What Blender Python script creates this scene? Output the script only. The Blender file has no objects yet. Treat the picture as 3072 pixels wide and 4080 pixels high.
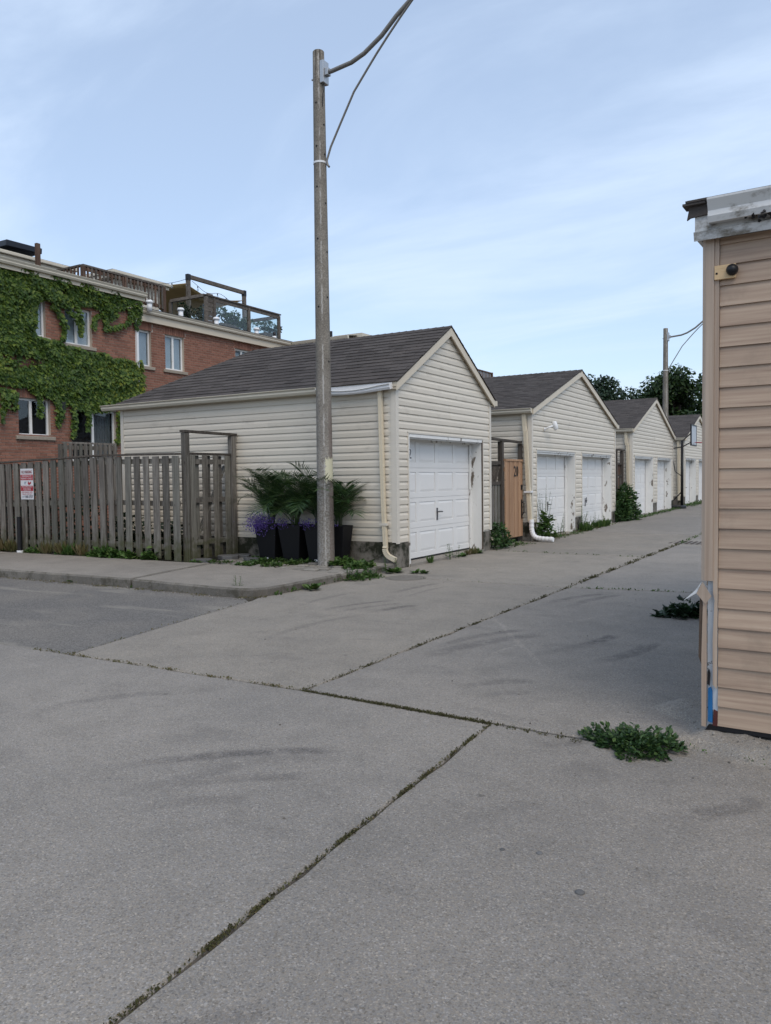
import bpy, math, random
import numpy as np
from mathutils import Vector, Matrix
R_ = math.radians
random.seed(7); rng = np.random.default_rng(7)
scene = bpy.context.scene
COL = scene.collection

# =====================================================================
# CAMERA, SKY, SUN, EXPOSURE
# =====================================================================
FPX, PITCH, ROLL, YAW, CAMH = 3150.0, R_(2.404), R_(-0.70), R_(31.085), 1.45
F = np.array([-math.sin(YAW)*math.cos(PITCH), math.cos(YAW)*math.cos(PITCH), -math.sin(PITCH)])
_R = np.array([math.cos(YAW), math.sin(YAW), 0.0]); _U = np.cross(_R, F)
RR = math.cos(ROLL)*_R + math.sin(ROLL)*_U
UU = -math.sin(ROLL)*_R + math.cos(ROLL)*_U
CAM = np.array([0, 0, CAMH])
cd = bpy.data.cameras.new('Camera'); co = bpy.data.objects.new('Camera', cd); COL.objects.link(co)
cd.sensor_fit = 'HORIZONTAL'; cd.sensor_width = 36.0; cd.lens = FPX/3072*36.0
cd.clip_start = 0.05; cd.clip_end = 3000
M4 = Matrix.Identity(4)
for i in range(3):
    M4[i][0] = RR[i]; M4[i][1] = UU[i]; M4[i][2] = -F[i]; M4[i][3] = CAM[i]
co.matrix_world = M4
scene.camera = co

SUN_EL, SUN_AZ = R_(52), R_(128)      # azimuth clockwise from +Y (north) : behind and to the right of the camera
sdir = Vector((math.cos(SUN_EL)*math.sin(SUN_AZ), math.cos(SUN_EL)*math.cos(SUN_AZ), math.sin(SUN_EL)))
w = bpy.data.worlds.new('World'); scene.world = w; w.use_nodes = True
wt = w.node_tree; wt.nodes.clear()
def wn(t, **k):
    n = wt.nodes.new(t)
    for a, b in k.items(): setattr(n, a, b)
    return n
sky = wn('ShaderNodeTexSky', sky_type='NISHITA', sun_disc=False)
sky.sun_elevation = SUN_EL; sky.sun_rotation = SUN_AZ
sky.air_density = 1.0; sky.dust_density = 1.2; sky.ozone_density = 1.6
tc = wn('ShaderNodeTexCoord'); sp = wn('ShaderNodeSeparateXYZ'); wt.links.new(tc.outputs['Generated'], sp.inputs[0])
az = wn('ShaderNodeMath', operation='MAXIMUM'); wt.links.new(sp.outputs[2], az.inputs[0]); az.inputs[1].default_value = 0.0
ad = wn('ShaderNodeMath', operation='ADD'); wt.links.new(az.outputs[0], ad.inputs[0]); ad.inputs[1].default_value = 0.16
dx = wn('ShaderNodeMath', operation='DIVIDE'); wt.links.new(sp.outputs[0], dx.inputs[0]); wt.links.new(ad.outputs[0], dx.inputs[1])
dy = wn('ShaderNodeMath', operation='DIVIDE'); wt.links.new(sp.outputs[1], dy.inputs[0]); wt.links.new(ad.outputs[0], dy.inputs[1])
cb = wn('ShaderNodeCombineXYZ'); wt.links.new(dx.outputs[0], cb.inputs[0]); wt.links.new(dy.outputs[0], cb.inputs[1])
mp = wn('ShaderNodeMapping'); wt.links.new(cb.outputs[0], mp.inputs[0])
mp.inputs['Rotation'].default_value = (0, 0, R_(24)); mp.inputs['Scale'].default_value = (0.62, 1.15, 1); mp.inputs['Location'].default_value = (3.1, 1.7, 0)
nz = wn('ShaderNodeTexNoise'); wt.links.new(mp.outputs[0], nz.inputs['Vector'])
nz.inputs['Scale'].default_value = 1.3; nz.inputs['Detail'].default_value = 9; nz.inputs['Roughness'].default_value = 0.57; nz.inputs['Distortion'].default_value = 0.55
cr = wn('ShaderNodeValToRGB'); wt.links.new(nz.outputs['Fac'], cr.inputs[0])
cr.color_ramp.interpolation = 'EASE'
cr.color_ramp.elements[0].position = 0.36; cr.color_ramp.elements[0].color = (0.42, 0.42, 0.42, 1)
cr.color_ramp.elements[1].position = 0.70; cr.color_ramp.elements[1].color = (0.88, 0.88, 0.88, 1)
mxs = wn('ShaderNodeMix', data_type='RGBA'); wt.links.new(cr.outputs[0], mxs.inputs[0])
wt.links.new(sky.outputs[0], mxs.inputs[6]); mxs.inputs[7].default_value = (4.2, 5.05, 6.3, 1)
bg = wn('ShaderNodeBackground'); bg.inputs[1].default_value = 0.15
wt.links.new(mxs.outputs[2], bg.inputs[0])
wo = wn('ShaderNodeOutputWorld'); wt.links.new(bg.outputs[0], wo.inputs[0])

sl = bpy.data.lights.new('sun', 'SUN'); sl.energy = 1.35; sl.angle = R_(40); sl.color = (1.0, 0.88, 0.72)
so = bpy.data.objects.new('sun', sl); COL.objects.link(so)
so.rotation_euler = sdir.to_track_quat('Z', 'Y').to_euler(); so.location = (20, -10, 30)
vs = scene.view_settings; vs.view_transform = 'Standard'; vs.look = 'None'; vs.gamma = 1.0; vs.use_curve_mapping = False
vs.exposure = 0.30
scene.render.engine = 'CYCLES'
scene.cycles.use_denoising = True
scene.cycles.max_bounces = 6; scene.cycles.transparent_max_bounces = 12

# ---- a photo pixel (3072 x 4080) gives a direction; the plane it touches gives the distance
def ray(x, y): return F + RR*(x-1536)/FPX - UU*(y-2040)/FPX
def G(x, y, z=0.0): d = ray(x, y); return CAM + d*((z-CAMH)/d[2])
def PX(x, y, X): d = ray(x, y); return CAM + d*(X/d[0])
def PY(x, y, Y): d = ray(x, y); return CAM + d*(Y/d[1])
def gz(y): return max(0.0, (y-18.0)*0.010)

# =====================================================================
# HELPERS
# =====================================================================
class NB:
    def __init__(s, name):
        s.m = bpy.data.materials.new(name); s.m.use_nodes = True; s.nt = s.m.node_tree; s.nt.nodes.clear()
    def n(s, t, ins=None, **at):
        nd = s.nt.nodes.new(t)
        for k, v in at.items(): setattr(nd, k, v)
        for k, v in (ins or {}).items():
            if isinstance(v, bpy.types.NodeSocket): s.nt.links.new(v, nd.inputs[k])
            else: nd.inputs[k].default_value = v
        return nd
    def pos(s): return s.n('ShaderNodeNewGeometry').outputs['Position']
    def sc(s, v, xyz): return s.n('ShaderNodeVectorMath', {0: v, 1: xyz}, operation='MULTIPLY').outputs[0]
    def noise(s, v, scale, det=4, rough=.55, dist=0): return s.n('ShaderNodeTexNoise', {'Vector': v, 'Scale': scale, 'Detail': det, 'Roughness': rough, 'Distortion': dist}).outputs['Fac']
    def vor(s, v, scale, feature='F1', out='Distance'): return s.n('ShaderNodeTexVoronoi', {'Vector': v, 'Scale': scale}, feature=feature).outputs[out]
    def math(s, op, a, b=0.0, clamp=False):
        return s.n('ShaderNodeMath', {0: a, 1: b}, operation=op, use_clamp=clamp).outputs[0]
    def ramp(s, fac, stops):
        r = s.n('ShaderNodeValToRGB', {0: fac}); e = r.color_ramp.elements
        while len(e) < len(stops): e.new(0.5)
        for el, (p, c) in zip(e, stops):
            el.position = p; el.color = (c, c, c, 1) if isinstance(c, (int, float)) else (*c, 1)
        return r.outputs[0]
    def step(s, v, a, b):
        return s.n('ShaderNodeMapRange', {'Value': v, 'From Min': a, 'From Max': b, 'To Min': 0.0, 'To Max': 1.0}, interpolation_type='SMOOTHSTEP', clamp=True).outputs[0]
    def mix(s, f, a, b, blend='MIX'):
        def c(v): return v if isinstance(v, bpy.types.NodeSocket) else ((v, v, v, 1) if isinstance(v, (int, float)) else (*v, 1))
        return s.n('ShaderNodeMix', {0: f, 6: c(a), 7: c(b)}, data_type='RGBA', blend_type=blend).outputs[2]
    def rnd(s):
        a = s.n('ShaderNodeAttribute', attribute_name='rnd').outputs['Fac']
        o = s.n('ShaderNodeObjectInfo').outputs['Random']
        return s.math('FRACT', s.math('ADD', s.math('MULTIPLY', a, 7.31), s.math('MULTIPLY', o, 5.17)))
    def sep(s, v): return s.n('ShaderNodeSeparateXYZ', {0: v}).outputs
    def bump(s, h, strength=.3, dist=.01): return s.n('ShaderNodeBump', {'Height': h, 'Strength': strength, 'Distance': dist}).outputs[0]
    def out(s, col, rough=.7, nrm=None, metal=0.0, spec=.35, transl=0.0):
        ins = {'Roughness': rough, 'Metallic': metal, 'Specular IOR Level': spec}
        ins['Base Color'] = col if isinstance(col, bpy.types.NodeSocket) else (*col, 1)
        if nrm is not None: ins['Normal'] = nrm
        b = s.n('ShaderNodeBsdfPrincipled', ins).outputs[0]
        if transl > 0:
            ti = {'Color': ins['Base Color']}
            t = s.n('ShaderNodeBsdfTranslucent', ti).outputs[0]
            b = s.n('ShaderNodeMixShader', {0: transl, 1: b, 2: t}).outputs[0]
        s.n('ShaderNodeOutputMaterial', {0: b}); return s.m

def simple(name, col, rough=.6, var=.12, nscale=6, namt=.25, stain=None, sscale=3, sth=(.55, .75), bscale=0, bstr=.2, metal=0.0, spec=.35, stretch=(1, 1, 1)):
    """paint / plastic / metal: colour, per-piece variation, cloudy wear, stains, fine relief"""
    b = NB(name); p = b.sc(b.pos(), stretch)
    v = b.math('ADD', b.math('MULTIPLY', b.math('SUBTRACT', b.rnd(), .5), 2*var), 1.0)
    nn = b.math('ADD', b.math('MULTIPLY', b.math('SUBTRACT', b.noise(p, nscale, 6), .5), 2*namt), 1.0)
    c = b.mix(1.0, col, b.math('MULTIPLY', v, nn), 'MULTIPLY')
    if stain: c = b.mix(b.step(b.noise(p, sscale, 8, .65), *sth), c, stain)
    nr = b.bump(b.noise(p, bscale, 4), bstr, .004) if bscale else None
    return b.out(c, rough, nr, metal, spec)

def mk_concrete(name, base, warm, marks=(), ag=1.0, moss=None):
    b = NB(name); p = b.pos()
    big = b.noise(p, .55, 5, .6); mid = b.noise(p, 3.2, 5, .6)
    c = b.mix(b.step(big, .35, .66), base, warm)
    c = b.mix(1.0, c, b.ramp(mid, [(.25, .88), (.5, 1.0), (.75, 1.08)]), 'MULTIPLY')
    o = b.math('ADD', b.math('MULTIPLY', b.n('ShaderNodeObjectInfo').outputs['Random'], .14), .93)
    c = b.mix(1.0, c, o, 'MULTIPLY')
    pd = b.n('ShaderNodeVectorMath', {0: p, 1: b.n('ShaderNodeTexNoise', {'Vector': p, 'Scale': 30.0}).outputs['Color']}, operation='ADD')
    cell = b.n('ShaderNodeTexVoronoi', {'Vector': p, 'Scale': 160.0, 'Randomness': 1.0})
    cs = b.sep(cell.outputs['Color'])
    pebble = b.ramp(cs[0], [(0, .36), (.10, .58), (.22, .95), (.72, 1.03), (.88, 1.25), (.97, 1.8)])
    c = b.mix(.52*ag, c, b.mix(1.0, c, pebble, 'MULTIPLY'))
    cell2 = b.n('ShaderNodeTexVoronoi', {'Vector': p, 'Scale': 260.0}); cs2 = b.sep(cell2.outputs['Color'])
    c = b.mix(.34*ag, c, b.mix(1.0, c, b.ramp(cs2[1], [(0, .6), (.5, 1.0), (1, 1.45)]), 'MULTIPLY'))
    tint = b.ramp(cs[2], [(0, (.93, .98, 1.08)), (.5, (1, 1, 1)), (1, (1.07, 1.0, .90))])
    c = b.mix(.6, c, b.mix(1.0, c, tint, 'MULTIPLY'))
    if marks:
        tex = b.noise(b.sc(p, (1, 1, 1)), 9, 6, .7)
        acc = None
        for (p1, p2, bulge, wd, st) in marks:
            a = np.array(p1[:2]); e = np.array(p2[:2]); ch = e-a; L = np.linalg.norm(ch); t = ch/L; nrm = np.array([-t[1], t[0]])
            rad = (L*L/4+bulge*bulge)/(2*abs(bulge)); cen = (a+e)/2 + nrm*(abs(bulge)-rad)*np.sign(bulge)
            q = b.n('ShaderNodeVectorMath', {0: p, 1: (cen[0], cen[1], 0)}, operation='SUBTRACT').outputs[0]
            d = b.math('ABSOLUTE', b.math('SUBTRACT', b.n('ShaderNodeVectorMath', {0: b.sc(q, (1, 1, 0))}, operation='LENGTH').outputs['Value'], rad))
            m1 = b.step(d, wd, wd*.25)
            al = b.n('ShaderNodeVectorMath', {0: b.n('ShaderNodeVectorMath', {0: p, 1: (a[0], a[1], 0)}, operation='SUBTRACT').outputs[0], 1: (t[0]/L, t[1]/L, 0)}, operation='DOT_PRODUCT').outputs['Value']
            m2 = b.math('MULTIPLY', b.step(al, 0.0, .5), b.step(al, 1.03, .85))
            m = b.math('MULTIPLY', b.math('MULTIPLY', m1, m2), st)
            acc = m if acc is None else b.math('MAXIMUM', acc, m)
        acc = b.math('MULTIPLY', acc, b.math('MULTIPLY', b.step(tex, .28, .58), b.math('ADD', .55, b.math('MULTIPLY', b.step(b.noise(p, 55, 3, .7), .38, .58), .45))))
        c = b.mix(acc, c, b.mix(1.0, c, (.42, .42, .45), 'MULTIPLY'))
    if marks:
        for (p1, p2, wd, st) in SCRAPES:
            a = np.array(p1[:2]); e = np.array(p2[:2]); L = np.linalg.norm(e-a); t = (e-a)/L; nr = (-t[1], t[0])
            q = b.n('ShaderNodeVectorMath', {0: p, 1: (a[0], a[1], 0)}, operation='SUBTRACT').outputs[0]
            dd = b.math('ABSOLUTE', b.math('ADD', b.n('ShaderNodeVectorMath', {0: q, 1: (nr[0], nr[1], 0)}, operation='DOT_PRODUCT').outputs['Value'], b.math('MULTIPLY', b.math('SUBTRACT', b.noise(p, 2.5, 3), .5), .12)))
            al = b.n('ShaderNodeVectorMath', {0: q, 1: (t[0]/L, t[1]/L, 0)}, operation='DOT_PRODUCT').outputs['Value']
            mm = b.math('MULTIPLY', b.math('MULTIPLY', b.step(dd, wd, wd*.2), b.math('MULTIPLY', b.step(al, 0, .1), b.step(al, 1, .8))), b.math('MULTIPLY', b.step(b.noise(p, 20, 5, .7), .40, .62), st))
            c = b.mix(mm, c, b.mix(1.0, c, (1.35, 1.33, 1.3), 'MULTIPLY'))
    stn = b.noise(b.sc(p, (.8, 1.5, 1)), 1.7, 7, .68, .4)
    c = b.mix(b.math('MULTIPLY', b.step(stn, .54, .72), .55), c, b.mix(1.0, c, (.70, .70, .72), 'MULTIPLY'))
    # small scattered dark spots of old gum and oil
    sp1 = b.n('ShaderNodeTexVoronoi', {'Vector': p, 'Scale': 2.3})
    dot = b.math('MULTIPLY', b.step(sp1.outputs['Distance'], .06, .03), b.step(b.sep(sp1.outputs['Color'])[0], .45, .55))
    c = b.mix(b.math('MULTIPLY', dot, .6), c, b.mix(1.0, c, .45, 'MULTIPLY'))
    if moss: c = b.mix(b.step(b.noise(p, moss[0], 8, .7), moss[1], moss[2]), c, moss[3])
    h = b.math('ADD', b.math('MULTIPLY', cell.outputs['Distance'], -.6), b.math('MULTIPLY', b.noise(p, 60, 3), .6))
    return b.out(c, .88, b.bump(h, .35, .004), spec=.25)

def mk_wood(name, col, col2, stretch=(30, 30, 1.6), var=.28, green=None, knots=True, rough=.85, dirt=None):
    b = NB(name); p = b.pos(); ps = b.sc(p, stretch)
    oi = b.n('ShaderNodeObjectInfo').outputs['Random']
    off = b.n('ShaderNodeVectorMath', {0: ps, 1: b.n('ShaderNodeCombineXYZ', {0: b.math('MULTIPLY', oi, 31.0), 1: b.math('MULTIPLY', oi, 17.0), 2: b.math('MULTIPLY', oi, 9.0)}).outputs[0]}, operation='ADD').outputs[0]
    g = b.noise(off, 1.0, 8, .7, .6)
    c = b.mix(b.step(g, .3, .72), col, col2)
    v = b.math('ADD', b.math('MULTIPLY', b.math('SUBTRACT', b.rnd(), .5), 2*var), 1.0)
    c = b.mix(1.0, c, v, 'MULTIPLY')
    if green:
        c = b.mix(b.math('MULTIPLY', b.step(b.n('ShaderNodeObjectInfo').outputs['Random'], .45, .9), .35), c, green)
        zz = b.sep(p)[2]; lo = b.math('ADD', zz, b.math('MULTIPLY', b.math('SUBTRACT', b.noise(p, 9, 5), .5), 1.1))
        c = b.mix(b.math('MULTIPLY', b.step(lo, .62, .12), .75), c, dirt or (.055, .06, .022))
    if knots:
        k = b.n('ShaderNodeTexVoronoi', {'Vector': b.sc(p, (9, 9, 3.3)), 'Scale': 1.0}).outputs['Distance']
        c = b.mix(b.math('MULTIPLY', b.step(k, .13, .05), .7), c, (.035, .028, .022))
    return b.out(c, rough, b.bump(g, .7, .006), spec=.2)

def mk_leaf(name, c1, c2, c3=None, transl=.28, rough=.5, spec=.35):
    b = NB(name)
    st = [(0, c1), (.6, c2)] + ([(1, c3)] if c3 else [])
    c = b.ramp(b.rnd(), st)
    return b.out(c, rough, None, spec=spec, transl=transl)

class MB:
    def __init__(s): s.v = []; s.f = []; s.r = []
    def add(s, vs, fs, r=None):
        o = len(s.v); s.v.extend([tuple(map(float, q)) for q in vs]); s.f.extend([tuple(i+o for i in q) for q in fs])
        s.r.extend([random.random() if r is None else r]*len(vs)); return s
    def box(s, x0, x1, y0, y1, z0, z1, r=None):
        return s.add([(x0, y0, z0), (x1, y0, z0), (x1, y1, z0), (x0, y1, z0), (x0, y0, z1), (x1, y0, z1), (x1, y1, z1), (x0, y1, z1)],
                     [(0, 3, 2, 1), (4, 5, 6, 7), (0, 1, 5, 4), (1, 2, 6, 5), (2, 3, 7, 6), (3, 0, 4, 7)], r)
    def beam(s, a, b, wd, ht, up=(0, 0, 1), r=None):
        a = Vector(a); b = Vector(b); d = (b-a).normalized(); u = Vector(up); sd = d.cross(u)
        if sd.length < 1e-4: sd = d.cross(Vector((1, 0, 0)))
        sd.normalize(); u = sd.cross(d).normalized(); vs = []
        for q in (a, b):
            for (i, j) in ((-1, -1), (1, -1), (1, 1), (-1, 1)): vs.append(q+sd*(i*wd/2)+u*(j*ht/2))
        return s.add(vs, [(3, 2, 1, 0), (4, 5, 6, 7), (0, 1, 5, 4), (1, 2, 6, 5), (2, 3, 7, 6), (3, 0, 4, 7)], r)
    def tube(s, pts, rad, n=8, r=None, squash=None):
        pts = [Vector(p) for p in pts]; rad = [rad]*len(pts) if isinstance(rad, (int, float)) else rad
        t0 = (pts[1]-pts[0]).normalized(); a = t0.cross(Vector((0, 0, 1)))
        if a.length < 1e-3: a = Vector((1, 0, 0))
        a.normalize(); vs = []; m = len(pts)
        for i, p in enumerate(pts):
            t = (pts[min(i+1, m-1)]-pts[max(i-1, 0)]).normalized(); a = (a-t*a.dot(t)).normalized(); bb = t.cross(a)
            for k in range(n):
                an = 2*math.pi*(k+.5)/n; vs.append(p+(a*math.cos(an)+bb*math.sin(an))*rad[i])
        fs = [(i*n+k, i*n+(k+1) % n, (i+1)*n+(k+1) % n, (i+1)*n+k) for i in range(m-1) for k in range(n)]
        fs += [tuple(range(n))[::-1], tuple((m-1)*n+k for k in range(n))]
        return s.add(vs, fs, r)
    def prism(s, poly, axis, d0, d1, r=None):
        def T(q, d): return {'x': (d, q[0], q[1]), 'y': (q[0], d, q[1]), 'z': (q[0], q[1], d)}[axis]
        n = len(poly); vs = [T(q, d0) for q in poly]+[T(q, d1) for q in poly]
        fs = [tuple(range(n))[::-1], tuple(range(n, 2*n))]+[(i, (i+1) % n, n+(i+1) % n, n+i) for i in range(n)]
        return s.add(vs, fs, r)
    def lathe(s, c, prof, n=14, r=None):
        vs = []; m = len(prof)
        for (rd, z) in prof:
            for k in range(n):
                an = 2*math.pi*k/n; vs.append((c[0]+rd*math.cos(an), c[1]+rd*math.sin(an), c[2]+z))
        fs = [(i*n+k, i*n+(k+1) % n, (i+1)*n+(k+1) % n, (i+1)*n+k) for i in range(m-1) for k in range(n)]
        fs += [tuple(range(n))[::-1], tuple((m-1)*n+k for k in range(n))]
        return s.add(vs, fs, r)
    def mesh(s, name, off=(0, 0, 0), fix=True):
        me = bpy.data.meshes.new(name); o = np.array(off, float)
        vv = np.array(s.v, float)-o
        me.from_pydata(vv.tolist(), [], s.f)
        at = me.attributes.new('rnd', 'FLOAT', 'POINT'); at.data.foreach_set('value', np.array(s.r, np.float32))
        if fix and len(s.f) < 4000:
            import bmesh
            bm = bmesh.new(); bm.from_mesh(me); bmesh.ops.recalc_face_normals(bm, faces=bm.faces); bm.to_mesh(me); bm.free()
        me.update(); return me
    def build(s, name, mat, parent=None, smooth=False, bevel=0, local=False, fix=True):
        me = s.mesh(name, (0, 0, 0) if local else wl(parent), fix)
        return link(name, me, mat, parent, smooth, bevel)

def wl(o):
    l = Vector((0, 0, 0))
    while o is not None: l += o.location; o = o.parent
    return l
def link(name, me, mat, parent=None, smooth=False, bevel=0, loc=None, rot=None):
    if mat is not None and not me.materials: me.materials.append(mat)
    o = bpy.data.objects.new(name, me); COL.objects.link(o); o.parent = parent
    if loc is not None: o.location = loc
    if rot is not None: o.rotation_euler = rot
    if smooth: me.shade_smooth()
    if bevel:
        md = o.modifiers.new('bevel', 'BEVEL'); md.width = bevel; md.segments = 2; md.limit_method = 'ANGLE'
    return o
def tag(o, label, cat, group=None, kind=None):
    if label: o['label'] = label
    if cat: o['category'] = cat
    if group: o['group'] = group
    if kind: o['kind'] = kind
    return o
def empty(name, loc, label, cat, group=None):
    o = bpy.data.objects.new(name, None); COL.objects.link(o); o.location = Vector([float(q) for q in loc]); o.empty_display_size = .2
    return tag(o, label, cat, group)
def struct(o): o['kind'] = 'structure'; return o
def stuff(o): o['kind'] = 'stuff'; return o

# ---- leaves in bulk
LEAF = {
 'diamond': (np.array([(0, 0, 0), (.32, .45, .06), (0, 1, -.03), (-.32, .45, .06)]), [(0, 1, 2), (0, 2, 3)]),
 'lance': (np.array([(0, 0, 0), (.10, .35, .02), (.07, .7, .0), (0, 1, -.06), (-.07, .7, .0), (-.10, .35, .02)]), [(0, 1, 2, 3), (0, 3, 4, 5)]),
 'lobed': (np.array([(0, .42, .07), (0, 0, 0), (.36, -.04, 0), (.52, .38, -.03), (.27, .50, .02), (0, 1.0, -.06), (-.27, .50, .02), (-.52, .38, -.03), (-.36, -.04, 0)]),
           [(0, 1, 2), (0, 2, 3), (0, 3, 4), (0, 4, 5), (0, 5, 6), (0, 6, 7), (0, 7, 8), (0, 8, 1)]),
 'oval': (np.array([(0, 0, 0), (.24, .28, .03), (.26, .62, .02), (0, 1, -.05), (-.26, .62, .02), (-.24, .28, .03), (0, .5, -.03)]),
          [(0, 1, 6), (1, 2, 6), (2, 3, 6), (3, 4, 6), (4, 5, 6), (5, 0, 6)]),
}
def leaves_mesh(name, P, D, N, S, kind='diamond', off=(0, 0, 0), rn=None, extra=None):
    """P base points, D leaf axis, N approximate normal, S sizes"""
    T, fs = LEAF[kind]; P = np.asarray(P, float)-np.array(off, float); n = len(P)
    D = D/np.linalg.norm(D, axis=1)[:, None]; X = np.cross(D, N); X /= (np.linalg.norm(X, axis=1)[:, None]+1e-9); Z = np.cross(X, D)
    S = np.broadcast_to(np.asarray(S, float), (n,))
    V = P[:, None, :]+S[:, None, None]*(T[None, :, 0, None]*X[:, None, :]+T[None, :, 1, None]*D[:, None, :]+T[None, :, 2, None]*Z[:, None, :])
    k = len(T); V = V.reshape(-1, 3); idx = np.arange(n)*k
    faces = []
    for f in fs: faces.extend((idx[:, None]+np.array(f)[None, :]).tolist())
    rv = np.repeat(rng.random(n) if rn is None else rn, k)
    if extra is not None:
        o = len(V); V = np.vstack([V, np.array(extra.v)-np.array(off, float)]); faces += [tuple(i+o for i in q) for q in extra.f]; rv = np.concatenate([rv, np.array(extra.r)])
    me = bpy.data.meshes.new(name); me.from_pydata(V.tolist(), [], faces)
    at = me.attributes.new('rnd', 'FLOAT', 'POINT'); at.data.foreach_set('value', rv.astype(np.float32)); me.update()
    return me
def unit(n):
    a = rng.normal(size=(n, 3)); return a/np.linalg.norm(a, axis=1)[:, None]
def inpoly(px, py, poly):
    poly = np.array(poly, float); c = np.zeros(len(px), bool); j = len(poly)-1
    for i in range(len(poly)):
        xi, yi = poly[i]; xj, yj = poly[j]
        m = ((yi > py) != (yj > py)) & (px < (xj-xi)*(py-yi)/(yj-yi+1e-12)+xi); c ^= m; j = i
    return c

# =====================================================================
# MATERIALS
# =====================================================================
def gp(a): return tuple(G(*a)[:2])
marks = [(gp((300, 3085)), gp((1370, 2992)), .10, .085, .85), (gp((700, 3060)), gp((1340, 3020)), .06, .12, .45), (gp((560, 3150)), gp((1260, 3095)), .06, .08, .5), (gp((500, 3235)), gp((1000, 3185)), .05, .07, .4),
         (gp((1250, 2440)), gp((1570, 2392)), .10, .07, .8), (gp((1320, 2446)), gp((1600, 2404)), .08, .06, .65), (gp((1480, 2442)), gp((1665, 2411)), .05, .09, 1.0),
         (gp((1540, 2374)), gp((1760, 2322)), .08, .08, .65), (gp((1600, 2385)), gp((1790, 2335)), .06, .05, .5), (gp((1150, 2430)), gp((1420, 2360)), .1, .07, .45),
         (gp((2150, 2416)), gp((2430, 2364)), .12, .09, .75), (gp((2260, 2424)), gp((2480, 2370)), .10, .09, .75),
         (gp((1600, 2650)), gp((2190, 2525)), .15, .13, .65), (gp((1700, 2600)), gp((2110, 2508)), .15, .08, .6), (gp((1780, 2745)), gp((2130, 2712)), .05, .09, .6), (gp((1900, 2775)), gp((2130, 2762)), .04, .07, .5),
         (gp((1000, 2570)), gp((1470, 2445)), .15, .08, .45), (gp((0, 2890)), gp((700, 2760)), .2, .10, .4), (gp((2000, 2660)), gp((2500, 2560)), .15, .10, .3)]
SCRAPES = [(gp((1935, 2430)), gp((2190, 2680)), .035, .9), (gp((2250, 2480)), gp((2480, 2440)), .02, .8), (gp((520, 3040)), gp((1300, 3025)), .02, .6), (gp((640, 3120)), gp((1300, 3060)), .03, .5), (gp((1880, 3190)), gp((1760, 3290)), .03, .8), (gp((1950, 2610)), gp((2080, 2560)), .03, .8)]
M = {}
M['concrete'] = mk_concrete('alley_concrete', (.204, .190, .171), (.238, .219, .194), marks)
M['concrete_warm'] = mk_concrete('alley_concrete_warm', (.212, .194, .168), (.250, .226, .192), marks)
M['walk'] = mk_concrete('sidewalk_concrete', (.225, .205, .178), (.272, .246, .212), ag=.7)
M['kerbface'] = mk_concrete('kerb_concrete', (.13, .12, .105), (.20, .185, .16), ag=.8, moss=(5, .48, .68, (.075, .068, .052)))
M['pad'] = mk_concrete('rough_concrete', (.20, .185, .165), (.26, .24, .21), ag=1.0, moss=(7, .6, .72, (.05, .042, .03)))
M['found'] = mk_concrete('foundation_concrete', (.20, .185, .16), (.145, .13, .11), ag=.35, moss=(2.6, .43, .6, (.022, .024, .014)))
b = NB('asphalt'); p = b.pos()
c = b.mix(b.step(b.noise(p, .9, 4), .4, .65), (.140, .133, .124), (.170, .158, .142))
v1 = b.n('ShaderNodeTexVoronoi', {'Vector': p, 'Scale': 120.0})
c = b.mix(.8, c, b.mix(1.0, c, b.ramp(b.sep(v1.outputs['Color'])[0], [(0, .5), (.4, .95), (.75, 1.15), (1, 1.8)]), 'MULTIPLY'))
c = b.mix(b.math('MULTIPLY', b.step(b.noise(b.sc(p, (.35, 2.2, 1)), 1.2, 5, .6), .55, .66), .55), c, (.27, .25, .215))
M['asphalt'] = b.out(c, .9, b.bump(v1.outputs['Distance'], .6, .006), spec=.25)
M['soil'] = simple('soil', (.06, .05, .036), .95, .1, 12, .4, (.10, .085, .06), 30, bscale=50, bstr=.5)
M['earth'] = simple('earth', (.075, .065, .045), .95, .1, 3, .35, (.05, .07, .03), 1.3, bscale=20, bstr=.5)
M['siding'] = simple('cream_vinyl', (.615, .565, .478), .48, .05, 2.2, .06, (.45, .41, .345), 1.9, (.54, .80), bscale=2.2, bstr=.35, stretch=(1, 1, 3))
M['trim'] = simple('cream_trim', (.60, .56, .49), .5, .04, 5, .08, (.46, .43, .37), 2.5, (.56, .78))
M['fascia'] = simple('beige_aluminium', (.58, .51, .40), .42, .03, 3, .06, (.44, .38, .29), 4, (.62, .80))
M['gutter'] = simple('cream_gutter', (.58, .53, .43), .4, .03, 4, .07, (.40, .35, .26), 5, (.60, .80))
M['gutterwhite'] = simple('bent_white_gutter', (.70, .70, .70), .35, .03, 4, .06, (.52, .50, .46), 5, (.6, .8))
M['spout'] = simple('yellowed_downspout', (.62, .55, .42), .4, .05, 5, .08, (.45, .38, .26), 4, (.6, .8))
M['door'] = simple('white_steel_door', (.72, .715, .70), .38, .015, 1.6, .05, (.56, .56, .55), 2.2, (.60, .85), bscale=140, bstr=.03)
M['peel'] = simple('peeling_white_paint', (.70, .70, .68), .6, .05, 6, .12, (.15, .125, .10), 6.5, (.58, .64), bscale=30, bstr=.3, stretch=(1, 1, .45))
M['brownwood'] = simple('bare_brown_wood', (.085, .06, .043), .8, .2, 12, .35, (.13, .11, .09), 7, bscale=30, bstr=.4)
M['shingle'] = simple('asphalt_shingle', (.074, .066, .062), .92, .20, 14, .22, (.10, .087, .08), 2, (.5, .8), bscale=230, bstr=.5, spec=.15)
M['deckroof'] = simple('dark_underlay', (.02, .018, .018), .95, .1)
M['darkmetal'] = simple('dark_metal', (.09, .09, .095), .45, .1, metal=.5)
M['handle'] = simple('grey_handle', (.13, .13, .14), .4, .1, metal=.6)
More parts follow.
